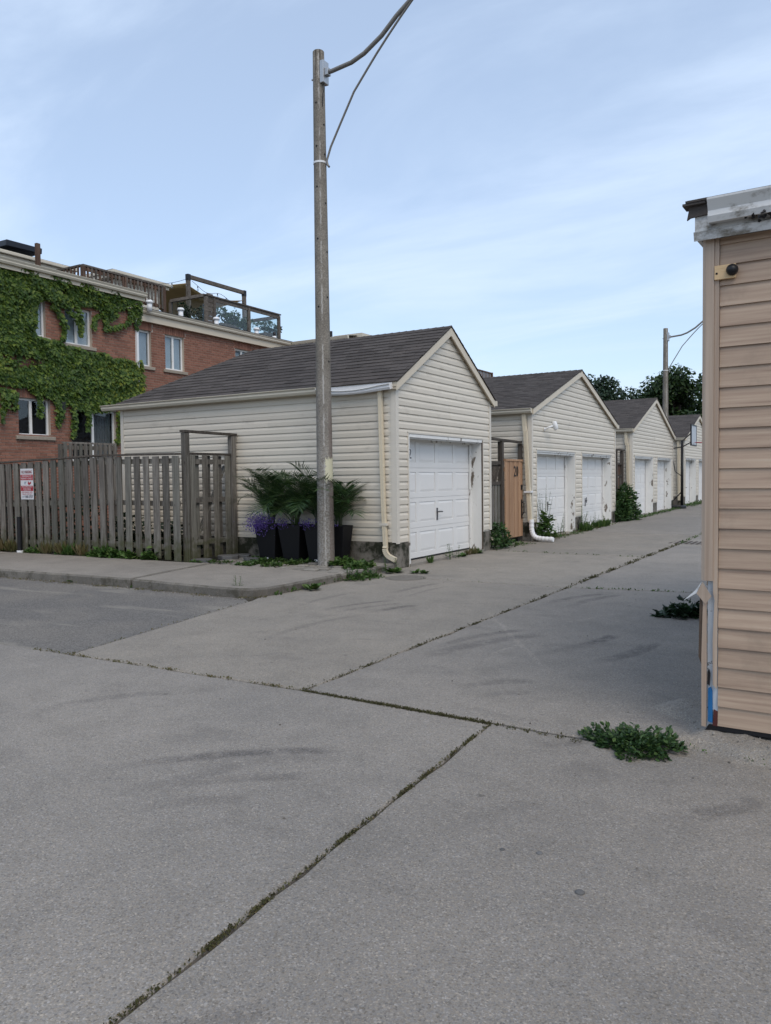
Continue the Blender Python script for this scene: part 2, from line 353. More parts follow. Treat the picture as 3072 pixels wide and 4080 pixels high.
M['black'] = simple('black_plastic', (.010, .010, .012), .42, .1, 6, .2)
M['planter'] = simple('black_planter', (.0035, .0035, .0048), .6, .1, 5, .15, bscale=60, bstr=.1)
M['plastic_white'] = simple('white_plastic', (.74, .75, .76), .35, .03, 6, .06)
M['galv'] = simple('galvanised', (.42, .43, .44), .42, .06, 10, .15, metal=.75)
M['fence'] = mk_wood('weathered_fence', (.072, .065, .057), (.212, .197, .175), var=.34, green=(.13, .14, .118))
M['oldwood'] = mk_wood('dark_old_wood', (.045, .038, .033), (.12, .105, .09), green=None)
M['terrace'] = mk_wood('grey_terrace_wood', (.075, .064, .055), (.165, .145, .125), stretch=(12, 12, 12))
M['rustwood'] = mk_wood('rusty_terrace_wood', (.075, .045, .032), (.15, .10, .075), stretch=(14, 14, 2))
M['cedar'] = mk_wood('fresh_cedar', (.30, .175, .105), (.43, .275, .17), stretch=(26, 26, 1.2), var=.14)
M['pine'] = simple('pine_plate', (.62, .44, .25), .7, .05, 5, .12, (.5, .33, .17), 8, stretch=(1, 1, 9))
M['ply'] = M['pine']
# woodgrain tan vinyl
b = NB('tan_woodgrain_vinyl'); p = b.sc(b.pos(), (1.6, 1.6, 52))
oi = b.n('ShaderNodeObjectInfo').outputs['Random']
pv = b.n('ShaderNodeVectorMath', {0: p, 1: b.n('ShaderNodeCombineXYZ', {0: b.math('MULTIPLY', oi, 40.0)}).outputs[0]}, operation='ADD').outputs[0]
gsoft = b.noise(pv, .8, 5, .6)
c = b.ramp(gsoft, [(.28, (.262, .180, .130)), (.45, (.370, .268, .196)), (.6, (.43, .32, .235)), (.78, (.46, .365, .275))])
c = b.mix(1.0, c, b.math('ADD', b.math('MULTIPLY', oi, .14), .93), 'MULTIPLY')
dot = b.n('ShaderNodeTexVoronoi', {'Vector': b.pos(), 'Scale': 5.0})
c = b.mix(b.math('MULTIPLY', b.step(dot.outputs['Distance'], .035, .02), b.step(b.sep(dot.outputs['Color'])[0], .6, .62)), c, (.08, .05, .03))
c = b.mix(b.math('MULTIPLY', b.step(b.noise(b.pos(), 3.5, 7, .7), .52, .75), .35), c, (.20, .155, .115))
M['tan'] = b.out(c, .46, b.bump(b.math('ADD', b.math('MULTIPLY', gsoft, .15), b.noise(b.pos(), 2.6, 3)), .4, .006), spec=.35)
b = NB('tan_vertical_vinyl'); p = b.sc(b.pos(), (45, 45, .9)); gsoft = b.noise(p, .8, 5, .6)
M['tanv'] = b.out(b.ramp(gsoft, [(.3, (.33, .245, .185)), (.55, (.42, .325, .25)), (.75, (.475, .385, .305))]), .42, spec=.4)
M['oldwhite'] = simple('dirty_white_aluminium', (.62, .625, .62), .45, .03, 3, .08, (.17, .15, .12), 6.5, (.48, .68), stretch=(1, 1, 1.6))
M['blue'] = simple('blue_painted_board', (.015, .13, .34), .5, .05, 10, .2)
M['housewrap'] = simple('torn_white_wrap', (.52, .56, .60), .6, .05, 12, .15, (.07, .06, .05), 14, (.6, .66))
M['redwood'] = simple('red_painted_board', (.075, .02, .018), .6, .1)
M['brick'] = simple('red_brick', (.255, .124, .086), .85, .2, 30, .16, (.215, .098, .072), 9, (.55, .8), bscale=70, bstr=.4, spec=.2)
M['mortar'] = simple('pale_mortar', (.44, .37, .31), .95, .05, 20, .2, bscale=60, bstr=.4, spec=.1)
M['stone'] = simple('sill_stone', (.33, .285, .23), .9, .1, 20, .25, (.22, .19, .15), 12, bscale=25, bstr=.7)
M['winwhite'] = simple('white_window_frame', (.76, .76, .74), .4, .03, 5, .05, (.6, .58, .52), 4)
M['blind'] = simple('grey_blind', (.78, .80, .82), .6, .05, 5, .05)
M['dark'] = simple('dark_interior', (.012, .012, .014), .9, .1)
M['curtain'] = simple('sheer_curtain', (.16, .165, .17), .8, .1, 8, .2)
M['frostbl'] = simple('pale_curtain', (.46, .51, .56), .8, .05, 3, .15)
def mk_glass(name, tint, base=.06):
    b = NB(name); fr = b.math('MULTIPLY', b.math('POWER', b.n('ShaderNodeLayerWeight', {'Blend': .5}).outputs['Facing'], 4.0), .7)
    g = b.n('ShaderNodeBsdfGlossy', {'Color': (.9, .95, 1, 1), 'Roughness': .02}).outputs[0]
    t = b.n('ShaderNodeBsdfTransparent', {'Color': (*tint, 1)}).outputs[0]
    f = b.math('ADD', fr, base, True)
    b.n('ShaderNodeOutputMaterial', {0: b.n('ShaderNodeMixShader', {0: f, 1: t, 2: g}).outputs[0]}); return b.m
M['glass'] = mk_glass('window_glass', (.86, .89, .90), .04)
M['railglass'] = mk_glass('balustrade_glass', (.93, .96, .955), .03)
M['sail'] = simple('tan_shade_cloth', (.62, .44, .20), .9, .05, 3, .1)
M['panel'] = simple('black_panel', (.008, .009, .014), .3, .1)
M['rust'] = simple('rusty_iron', (.06, .045, .035), .8, .15, 20, .3, bscale=40, bstr=.4)
M['iron'] = simple('cast_iron', (.165, .15, .13), .75, .1, 14, .25, (.16, .145, .125), 6, bscale=60, bstr=.5)
M['cobble'] = simple('grey_cobble', (.215, .20, .175), .9, .16, 9, .22, (.07, .065, .045), 6, (.58, .72), bscale=50, bstr=.5)
M['slate'] = simple('dark_flagstone', (.11, .11, .11), .85, .2, 6, .2, bscale=20, bstr=.4)
M['pebble'] = simple('pebble', (.20, .185, .165), .9, .6, 20, .3)
M['signwhite'] = simple('sign_white', (.64, .65, .67), .4, .01, 4, .05)
M['signred'] = simple('sign_red', (.36, .03, .045), .45, .01, 4, .08)
M['signdark'] = simple('sign_dark', (.035, .04, .075), .45, .01)
M['signgrey'] = simple('sign_grey', (.22, .27, .34), .5, .01)
M['ivy'] = mk_leaf('ivy_leaf', (.022, .05, .012), (.055, .105, .018), (.15, .17, .02), .22)
M['palm'] = mk_leaf('palm_leaf', (.014, .040, .014), (.030, .070, .020), (.065, .11, .028), .2, .38, .5)
M['weed'] = mk_leaf('weed_leaf', (.032, .070, .016), (.060, .125, .026), (.10, .15, .04), .25)
M['weeddry'] = mk_leaf('dry_weed', (.11, .085, .04), (.09, .10, .035), (.16, .12, .06), .2)
M['moss'] = mk_leaf('moss', (.060, .050, .030), (.068, .072, .034), (.10, .095, .05), .15, .8, .1)
M['bush'] = mk_leaf('bush_leaf', (.022, .055, .018), (.045, .095, .03), (.075, .13, .035), .25)
M['tree'] = mk_leaf('tree_leaf', (.012, .030, .009), (.025, .058, .014), (.052, .09, .02), .22)
M['tree2'] = mk_leaf('tree_leaf_dark', (.009, .022, .011), (.017, .040, .018), (.03, .058, .022), .2)
M['flower'] = mk_leaf('purple_flower', (.10, .055, .29), (.16, .10, .40), (.30, .22, .55), .25, .6)
M['stem'] = simple('plant_stem', (.07, .085, .035), .7, .15)
M['bark'] = simple('bark', (.06, .048, .036), .9, .15, 6, .3, bscale=12, bstr=.7)
M['palmstem'] = simple('palm_cane', (.07, .075, .05), .6, .15, 9, .3)
M['bulb'] = mk_glass('bulb_glass', (.75, .78, .80), .1)

# concrete lamp post with brown rust strip and a patch of old yellowish paint
def mk_pole(cx, cy, patch):
    b = NB('concrete_pole'); p = b.pos(); q = b.n('ShaderNodeVectorMath', {0: p, 1: (cx, cy, 0)}, operation='SUBTRACT').outputs[0]
    sd = b.n('ShaderNodeVectorMath', {0: q, 1: (float(_R[0]), float(_R[1]), 0)}, operation='DOT_PRODUCT').outputs['Value']
    fw = b.n('ShaderNodeVectorMath', {0: q, 1: (float(_R[1]), -float(_R[0]), 0)}, operation='DOT_PRODUCT').outputs['Value']
    z = b.sep(p)[2]
    c = b.mix(b.step(b.noise(p, 2.2, 5), .35, .7), (.175, .158, .135), (.235, .215, .185))
    v = b.n('ShaderNodeTexVoronoi', {'Vector': p, 'Scale': 85.0}); c = b.mix(.65, c, b.mix(1.0, c, b.ramp(b.sep(v.outputs['Color'])[0], [(0, .45), (.35, .9), (.8, 1.15), (1, 1.6)]), 'MULTIPLY'))
    # worn, paler and speckled towards its foot; dark streaks near the top
    foot = b.math('MULTIPLY', b.step(b.math('ADD', z, b.math('MULTIPLY', b.noise(p, 3, 4), 3.0)), 5.2, 2.6), b.step(b.noise(p, 34, 5, .8), .42, .62))
    c = b.mix(b.math('MULTIPLY', foot, .55), c, (.40, .40, .395))
    seam = b.math('MULTIPLY', b.math('MULTIPLY', b.step(b.math('ABSOLUTE', b.math('SUBTRACT', sd, b.math('MULTIPLY', b.math('SUBTRACT', b.noise(b.sc(p, (0, 0, 1)), 16, 4), .4), .05))), .018, .004), b.step(b.noise(b.sc(p, (1, 1, .7)), 9, 5, .7), .40, .56)), b.step(fw, -.02, .03))
    c = b.mix(b.math('MULTIPLY', seam, .7), c, (.46, .45, .43))
    top = b.math('MULTIPLY', b.step(z, 7.2, 8.0), b.step(b.noise(b.sc(p, (22, 22, 1.5)), 1, 4), .45, .65)); c = b.mix(b.math('MULTIPLY', top, .8), c, (.04, .035, .03))
    st = b.math('MULTIPLY', b.step(b.math('ADD', sd, b.math('MULTIPLY', b.noise(p, 14, 4), .03)), .080, .096), b.step(z, 2.9, 2.2))
    c = b.mix(b.math('MULTIPLY', st, .6), c, (.15, .115, .10))
    if patch:
        jz = b.math('ADD', z, b.math('MULTIPLY', b.math('SUBTRACT', b.noise(b.sc(p, (30, 30, 12)), 1, 5, .75), .5), .30))
        js = b.math('ADD', sd, b.math('MULTIPLY', b.math('SUBTRACT', b.noise(b.sc(p, (20, 20, 26)), 1, 5, .75), .5), .12))
        m = b.math('MULTIPLY', b.math('MULTIPLY', b.step(jz, 1.42, 1.46), b.step(jz, 1.80, 1.76)), b.math('MULTIPLY', b.step(js, .010, .02), b.step(fw, -.03, .0)))
        c = b.mix(b.math('MULTIPLY', m, .9), c, (.60, .58, .42))
    return b.out(c, .88, b.bump(v.outputs['Distance'], .35, .004), spec=.2)

# =====================================================================
# GROUND
# =====================================================================
m = MB(); m.add([(-700, -500, -.30), (700, -500, -.30), (700, 1100, -.30), (-700, 1100, -.30)], [(0, 1, 2, 3)])
struct(m.build('ground', M['earth']))
m = MB(); m.box(-40, 40, -10, 75, -.22, -.075)
struct(m.build('sub_base', M['soil']))

def wob(pts, step=.18, amp=.006):
    out = []
    n = len(pts)
    for i in range(n):
        a = np.array(pts[i]); c = np.array(pts[(i+1) % n]); L = np.linalg.norm(c-a); k = max(1, int(L/step)) if L < 14 else max(1, int(L/.6))
        t = (c-a)/L; nr = np.array([-t[1], t[0]])
        for j in range(k):
            q = a+(c-a)*j/k
            if j: q = q+nr*rng.normal()*amp
            out.append(tuple(q))
    return out
def slab(pts, mat, parent, z=0.0, th=.09, name='slab', amp=.006, ch=.012, edge=None):
    P = wob(pts, amp=amp); n = len(P); c = np.mean(np.array(P), axis=0)
    mb = MB(); vs = []
    A = np.array(P); nx = np.roll(A, -1, 0)-np.roll(A, 1, 0); nx = nx/np.linalg.norm(nx, axis=1)[:, None]; inn = np.stack([-nx[:, 1], nx[:, 0]], 1)
    area = np.sum(A[:, 0]*np.roll(A[:, 1], -1)-A[:, 1]*np.roll(A[:, 0], -1))
    if area < 0: inn = -inn
    B = A+inn*ch
    for q in B: vs.append((q[0], q[1], z+gz(q[1])))
    for q in A: vs.append((q[0], q[1], z+gz(q[1])-ch*.8))
    for q in A: vs.append((q[0], q[1], z+gz(q[1])-th))
    fs = [tuple(range(n))]+[(i, (i+1) % n, n+(i+1) % n, n+i) for i in range(n)]+[(n+i, n+(i+1) % n, 2*n+(i+1) % n, 2*n+i) for i in range(n)]
    mb.add(vs, fs, .5)
    o = mb.build(name, mat, parent)
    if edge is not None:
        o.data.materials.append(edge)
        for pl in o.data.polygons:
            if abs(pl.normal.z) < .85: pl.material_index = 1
    return o
alley = struct(bpy.data.objects.new('alley_pavement', None)); COL.objects.link(alley)
XA0, XJ, XN, YJ = -6.34, -3.28, -1.862, 4.31
g_ = .005
XNB = XN+.54
slab([(-9.6, -6), (XNB-g_, -6), (XN-g_, YJ-.03), (-3.3, YJ+.0), (-6.2, YJ-.03), (-9.6, YJ-.07)], M['concrete'], alley)
slab([(XNB+g_, -6), (6.0, -6), (6.0, YJ-.45), (-.55, YJ-.10), (XN+g_, YJ-.05)], M['concrete'], alley)
slab([(-19.6, -6), (-9.63, -6), (-9.63, YJ-.07), (-19.6, YJ-.12)], M['concrete'], alley)
slab([(-5.72, YJ), (XJ-g_, YJ+.03), (XJ-g_, 10.02), (-6.34, 10.0), (-6.42, 7.62), (-6.30, 7.3)], M['concrete_warm'], alley)
slab([(XJ+g_, YJ+.03), (-.80, YJ-.03), (-.80, 10.38), (XJ+g_, 10.02)], M['concrete'], alley)
slab([(-6.62, 10.03), (XJ-g_, 10.05), (XJ-g_, 14.38), (-5.0, 14.40), (-6.9, 14.62)], M['concrete_warm'], alley)
slab([(XJ+g_, 10.06), (-.80, 10.42), (-.80, 17.2), (XJ+g_, 17.2)], M['concrete'], alley)
slab([(-7.2, 14.66), (-5.0, 14.44), (XJ-g_, 14.42), (XJ-g_, 19.9), (-6.62, 20.2)], M['concrete_warm'], alley)
slab([(XJ+g_, 17.24), (-.80, 17.24), (-.80, 26.0), (XJ+g_, 26.0)], M['concrete'], alley)
slab([(-6.62, 20.25), (XJ-g_, 19.94), (XJ-g_, 28.0), (-6.9, 28.0)], M['concrete'], alley)
for k in range(4):
    y0 = 28.03+k*9; slab([(-7.0, y0), (XJ-g_, y0), (XJ-g_, y0+8.97), (-7.0, y0+8.97)], M['concrete'], alley)
    y0 = 26.03+k*9; slab([(XJ+g_, y0), (-.8, y0), (-.8, y0+8.97), (XJ+g_, y0+8.97)], M['concrete'], alley)
slab([(-19.6, YJ-.08), (-6.0, YJ), (-5.76, YJ+.02), (-6.33, 7.28), (-6.6, 7.5), (-19.6, 7.36)], M['asphalt'], None, z=-.012, name='asphalt_road', amp=.012)
struct(bpy.data.objects['asphalt_road'])
# raised broken pad under the tan garage
def padz(x, y):
    e = 4.30-.045*max(x, -.6)+.05*math.sin(x*7)+.03*math.sin(x*17+1)                 # wavering front edge
    f = min(1, max(0, (y-e)/.10)); l = min(1, max(0, (x+1.02+.10*math.sin(y*9)-(4.9-y)*.25)/.22)); f = f*f*(3-2*f); l = l*l*(3-2*l)
    return -.012+f*l*(.055+.010*math.sin(x*13+y*5)*math.sin(y*11)+.006*math.sin(x*31+y*23))
mb = MB(); xs_ = np.concatenate([np.linspace(-1.15, .9, 60), np.linspace(1.0, 6, 14)]); ys_ = np.linspace(4.0, 5.2, 44); vs_ = []
for yy_ in ys_:
    for xx_ in xs_: vs_.append((xx_, yy_, padz(xx_, yy_)+rng.normal()*.0025))
nx_ = len(xs_); mb.add(vs_, [(j*nx_+i, j*nx_+i+1, (j+1)*nx_+i+1, (j+1)*nx_+i) for j in range(len(ys_)-1) for i in range(nx_-1)], .5)
struct(mb.build('concrete_pad', M['pad'], smooth=True))
# sidewalk slabs (their front edge is the kerb), corner rounded
walk = struct(bpy.data.objects.new('sidewalk', None)); COL.objects.link(walk)
KY = 7.40
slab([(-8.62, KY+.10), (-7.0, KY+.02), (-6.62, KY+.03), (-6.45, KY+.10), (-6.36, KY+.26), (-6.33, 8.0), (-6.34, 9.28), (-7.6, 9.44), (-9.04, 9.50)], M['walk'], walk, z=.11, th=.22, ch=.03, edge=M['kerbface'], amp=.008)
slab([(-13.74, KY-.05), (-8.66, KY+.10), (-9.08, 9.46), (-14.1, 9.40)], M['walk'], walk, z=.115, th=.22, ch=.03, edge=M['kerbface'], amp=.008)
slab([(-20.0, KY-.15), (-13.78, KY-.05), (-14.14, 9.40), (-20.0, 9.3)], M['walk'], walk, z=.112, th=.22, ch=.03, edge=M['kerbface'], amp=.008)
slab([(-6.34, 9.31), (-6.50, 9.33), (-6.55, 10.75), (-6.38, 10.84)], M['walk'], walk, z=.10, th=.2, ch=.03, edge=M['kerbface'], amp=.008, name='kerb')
# cobbles round the pole
cob = struct(bpy.data.objects.new('cobble_strip', None)); COL.objects.link(cob)
m = MB(); m.box(-9.75, -6.53, 9.40, 10.88, -.1, .062); struct(m.build('cobble_bed', M['soil'], cob))
yy = 9.55
while yy < 10.8:
    xx = -9.45+random.uniform(0, .15); hh = random.uniform(.15, .20)
    while xx < -6.62:
        ww = random.uniform(.17, .27)
        poly = [(xx+.015, yy+.02), (xx+ww*.5, yy+random.uniform(.0, .02)), (xx+ww-.012, yy+.02), (xx+ww-.002, yy+hh*.5), (xx+ww-.02, yy+hh-.02), (xx+ww*.5, yy+hh-.004), (xx+.02, yy+hh-.02), (xx+.004, yy+hh*.5)]
        zt = .088+random.uniform(-.012, .018); mb = MB(); n = 8; cxm = xx+ww/2; cym = yy+hh/2
        vs = [(x, y, .03) for x, y in poly]+[(x, y, zt-.016) for x, y in poly]+[(cxm+(x-cxm)*.78, cym+(y-cym)*.78, zt) for x, y in poly]
        fs = [(i, (i+1) % n, n+(i+1) % n, n+i) for i in range(n)]+[(n+i, n+(i+1) % n, 2*n+(i+1) % n, 2*n+i) for i in range(n)]+[tuple(range(2*n, 3*n))]
        mb.add(vs, fs); mb.build('cobble', M['cobble'], cob, smooth=False); xx += ww+.008
    yy += hh+.008
# flagstones by the gate
for (px_, py_, s_) in ((800, 2228, .26), (915, 2216, .24), (968, 2210, .2), (1005, 2222, .18)):
    c = G(px_, py_, .13); mb = MB(); n = 7; an0 = random.random()*6
    pol = [(c[0]+s_*random.uniform(.7, 1.1)*math.cos(an0+k*2*math.pi/n), c[1]+s_*.8*random.uniform(.7, 1.0)*math.sin(an0+k*2*math.pi/n)) for k in range(n)]
    mb.prism(pol, 'z', .07, .135+random.uniform(0, .02)); mb.build('flagstone', M['slate'], cob, bevel=.01)
# back yards
m = MB(); m.box(-18.6, -9.0, 10.9, 60, -.2, .02); m.box(-40, -9.8, 9.7, 10.9, -.2, .05); struct(m.build('back_yard', M['earth']))
# manhole cover and drain grate
c = G(1617, 2303); mb = MB(); mb.lathe((c[0], c[1], 0), [(.30, -.03), (.30, .004), (.265, .004), (.262, -.002), (.255, -.002), (.252, .005), (.05, .006), (.045, .010), (0.001, .010)], 40)
tag(mb.build('manhole_cover', M['iron']), 'round grey manhole cover in the concrete beside the downspout', 'manhole cover')
c = G(2745, 2163); root = empty('drain_grate', (c[0], c[1], 0), 'rectangular dark drain grate at the joint between alley slabs', 'drain grate')
mb = MB(); mb.box(c[0]-.42, c[0]+.42, c[1]-.42, c[1]+.42, -.02, .003); mb.build('grate_frame', M['iron'], root)
for k in range(7):
    mb = MB(); mb.box(c[0]-.36+k*.11, c[0]-.36+k*.11+.05, c[1]-.36, c[1]+.36, -.01, .010); mb.build('bar', M['rust'], root)

# =====================================================================
# GARAGES
# =====================================================================
XF, XB = -6.36, -12.73
PROF = [(.0175, 0.0), (.0175, .066), (.004, .105), (.0005, .110), (.0005, .123)]
CLAP = [(.015, 0.0), (.003, .1085)]
def profile(prof, zlo, h):
    """course profile from local height zlo to h"""
    pts = []
    def d(z):
        for (a, b_), (c_, d_) in zip(prof, prof[1:]):
            if b_ <= z <= d_: return a+(c_-a)*(z-b_)/(d_-b_)
        return prof[-1][0]
    zs = [zlo]+[p[1] for p in prof if zlo+1e-4 < p[1] < h-1e-4]+[h]
    return [(d(z), z) for z in zs]
def board(T, z0, zlo, zhi, sL, sR, prof, name, mat, parent, local=False):
    ring = [(0.0, zlo)]+profile(prof, zlo, zhi)+[(0.0, zhi)]
    n = len(ring); vs = []
    for fn in (sL, sR):
        for (d, z) in ring: vs.append(T(fn(z0+z), d, z0+z))
    fs = [tuple(range(n))[::-1], tuple(range(n, 2*n))]+[(i, (i+1) % n, n+(i+1) % n, n+i) for i in range(n)]
    mb = MB(); mb.add(vs, fs); return mb.build(name, mat, parent, local=local)

TABMESH = {}
def shingle_slope(O, ux, uw, un, length_fn, L, stuffmb, parent=None, limit=0, rotx=None, exp=.143, tab=.305):
    """tabs over a roof slope: O lower corner, ux along eave, uw up the slope, un outward normal"""
    O = np.array(O, float); cnt = 0; rows = int(L/exp)+1
    for i in range(rows):
        u0 = i*exp; u1 = min(u0+exp+.02, L)
        if u1-u0 < .03: continue
        a0, a1 = length_fn(u0); b0, b1 = length_fn(u1)
        s = min(a0, b0)-tab+((i % 3)*.33+.15*(i % 2))*tab
        while s < max(a1, b1):
            e = s+tab*random.uniform(.92, 1.08)
            if rotx is not None and i == 0 and False: pass
            l0, l1 = max(s, a0), min(e-.004, a1); t0, t1 = max(s, b0), min(e-.004, b1)
            if l1-l0 > .02 or t1-t0 > .02:
                full = (l0 == s and l1 == e-.004 and t0 == s and t1 == e-.004)
                th = random.uniform(.012, .018)
                if full and parent is not None and cnt < limit:
                    key = random.randrange(6)
                    if key not in TABMESH:
                        ww = tab*(.93+.028*key); t_ = .012+.0011*key; mm = MB()
                        mm.add([(0, 0, 0), (ww-.004, 0, 0), (ww-.004, exp+.02, 0), (0, exp+.02, 0), (0, 0, t_), (ww-.004, 0, t_), (ww-.004, exp+.02, .002), (0, exp+.02, .002)],
                               [(4, 5, 6, 7), (0, 1, 5, 4), (1, 2, 6, 5), (3, 0, 4, 7)], .5)
                        TABMESH[key] = (mm.mesh('shingle'), ww)
                    me, ww = TABMESH[key]; e = s+ww
                    o = link('shingle', me, M['shingle'], parent)
                    R3 = Matrix((Vector(ux), Vector(uw), Vector(un))).transposed()
                    o.rotation_euler = R3.to_euler(); o.location = Vector(O+np.array(ux)*s+np.array(uw)*u0+np.array(un)*(.004+.001*random.random()))-wl(parent); cnt += 1
                else:
                    l1, t1 = max(l1, l0), max(t1, t0)
                    q = [O+np.array(ux)*a+np.array(uw)*u+np.array(un)*h for (a, u, h) in ((l0, u0, .002), (l1, u0, .002), (t1, u1, .002), (t0, u1, .002), (l0, u0, th), (l1, u0, th), (t1, u1, .005), (t0, u1, .005))]
                    stuffmb.add(q, [(4, 5, 6, 7), (0, 1, 5, 4), (1, 2, 6, 5), (3, 0, 4, 7)])
            s = e
    return cnt

def garage_door(root, ya, yb, zb, zt, Xd, cols, handle_y, H=False):
    """sectional door: slab with rails and stiles, raised panels set in"""
    mb = MB(); rows = 4; hs = (zt-zb)/rows; wpan = (yb-ya)/cols; st, rl = wpan*.16, hs*.17
    mb.box(Xd-.05, Xd-.012, ya, yb, zb, zt, .5)
    for i in range(rows):
        z0 = zb+i*hs+.003; z1 = zb+(i+1)*hs-.003
        mb.box(Xd-.0125, Xd, ya, yb, z0, z0+rl, .5); mb.box(Xd-.0125, Xd, ya, yb, z1-rl*.8, z1, .5)
        for j in range(cols+1):
            yc = ya+j*wpan; mb.box(Xd-.0125, Xd-.0003, max(ya, yc-st/2), min(yb, yc+st/2), z0+rl, z1-rl*.8, .5)
    d = mb.build('garage_door', M['door'], root)
    for i in range(rows):
        z0 = zb+i*hs+.003+rl; z1 = zb+(i+1)*hs-.003-rl*.8
        for j in range(cols):
            y0 = ya+j*wpan+st/2; y1 = ya+(j+1)*wpan-st/2; mb = MB(); k = .05; g0 = .004
            ring = lambda q, X: [(X, y0+q, z0+q), (X, y1-q, z0+q), (X, y1-q, z1-q), (X, y0+q, z1-q)]
            vs = ring(g0, Xd-.012)+ring(g0+.004, Xd-.010)+ring(k, Xd-.002)
            mb.add(vs, [(0, 1, 5, 4), (1, 2, 6, 5), (2, 3, 7, 6), (3, 0, 4, 7), (4, 5, 9, 8), (5, 6, 10, 9), (6, 7, 11, 10), (7, 4, 8, 11), (8, 9, 10, 11)], .5)
            mb.build('panel', M['door'], d)
    hz = zb+hs*1.42; mb = MB()
    mb.box(Xd+.0005, Xd+.012, handle_y-.022, handle_y+.022, hz-.12, hz+.10)
    mb.tube([(Xd+.01, handle_y, hz+.03), (Xd+.06, handle_y, hz+.03)], .012)
    if H: mb.box(Xd+.0005, Xd+.012, handle_y+.10, handle_y+.135, hz-.03, hz+.12); mb.box(Xd+.012, Xd+.022, handle_y, handle_y+.12, hz+.02, hz+.04)
    else: mb.tube([(Xd+.06, handle_y-.03, hz+.035), (Xd+.062, handle_y+.10, hz+.03)], .013)
    mb.build('handle', M['handle'], d)
    mb = MB(); mb.box(Xd-.045, Xd-.005, ya, yb, zb-.025, zb-.001); mb.build('rubber_seal', M['black'], d)
    return d

def kgutter(mb, x0, x1, y, z, ang=0.0, x_ang=None):
    """open K-profile gutter along X; y is its back, front leans to -Y"""
    prof = [(0, 0), (0, -.10), (-.075, -.10), (-.10, -.06), (-.095, -.03), (-.125, -.005), (-.125, .004), (-.119, .004), (-.119, -.006), (-.089, -.031), (-.094, -.058), (-.072, -.094), (-.006, -.094), (-.006, 0)]
    xs = np.linspace(x0, x1, 9 if x_ang else 2); n = len(prof); vs = []
    for i, x in enumerate(xs):
        a = x_ang(i/(len(xs)-1)) if x_ang else 0.0; dz = 0
        for (dy_, dz_) in prof: vs.append((x, y+dy_*math.cos(a)-dz_*math.sin(a)*-1*0+(-dz_)*math.sin(a)*0, z+dz_+dy_*math.sin(a)))
    m_ = len(xs)
    fs = [(i*n+k, i*n+(k+1) % n, (i+1)*n+(k+1) % n, (i+1)*n+k) for i in range(m_-1) for k in range(n)]
    mb.add(vs, fs, .5)
    # end caps
    for x in (x0, x1):
        a = x_ang(0 if x == x0 else 1) if x_ang else 0
        mb.add([(x, y+d*math.cos(a), z+e+d*math.sin(a)) for d, e in prof[:7]], [tuple(range(7))], .5)

def downspout(root, pts, mat, wdt=.078, dep=.055):
    mb = MB()
    for a, c_ in zip(pts, pts[1:]):
        mb.beam(a, c_, wdt, dep, up=(0, -1, 0), r=.5)
        a_ = Vector(a); c2 = Vector(c_); off = Vector((-.0, -dep/2-.002, 0))
        mb.beam(a_+off+Vector((-.018, 0, 0)), c2+off+Vector((-.018, 0, 0)), .014, .006, up=(0, -1, 0), r=.5)
        mb.beam(a_+off+Vector((.018, 0, 0)), c2+off+Vector((.018, 0, 0)), .014, .006, up=(0, -1, 0), r=.5)
    return mb.build('downspout', mat, root)

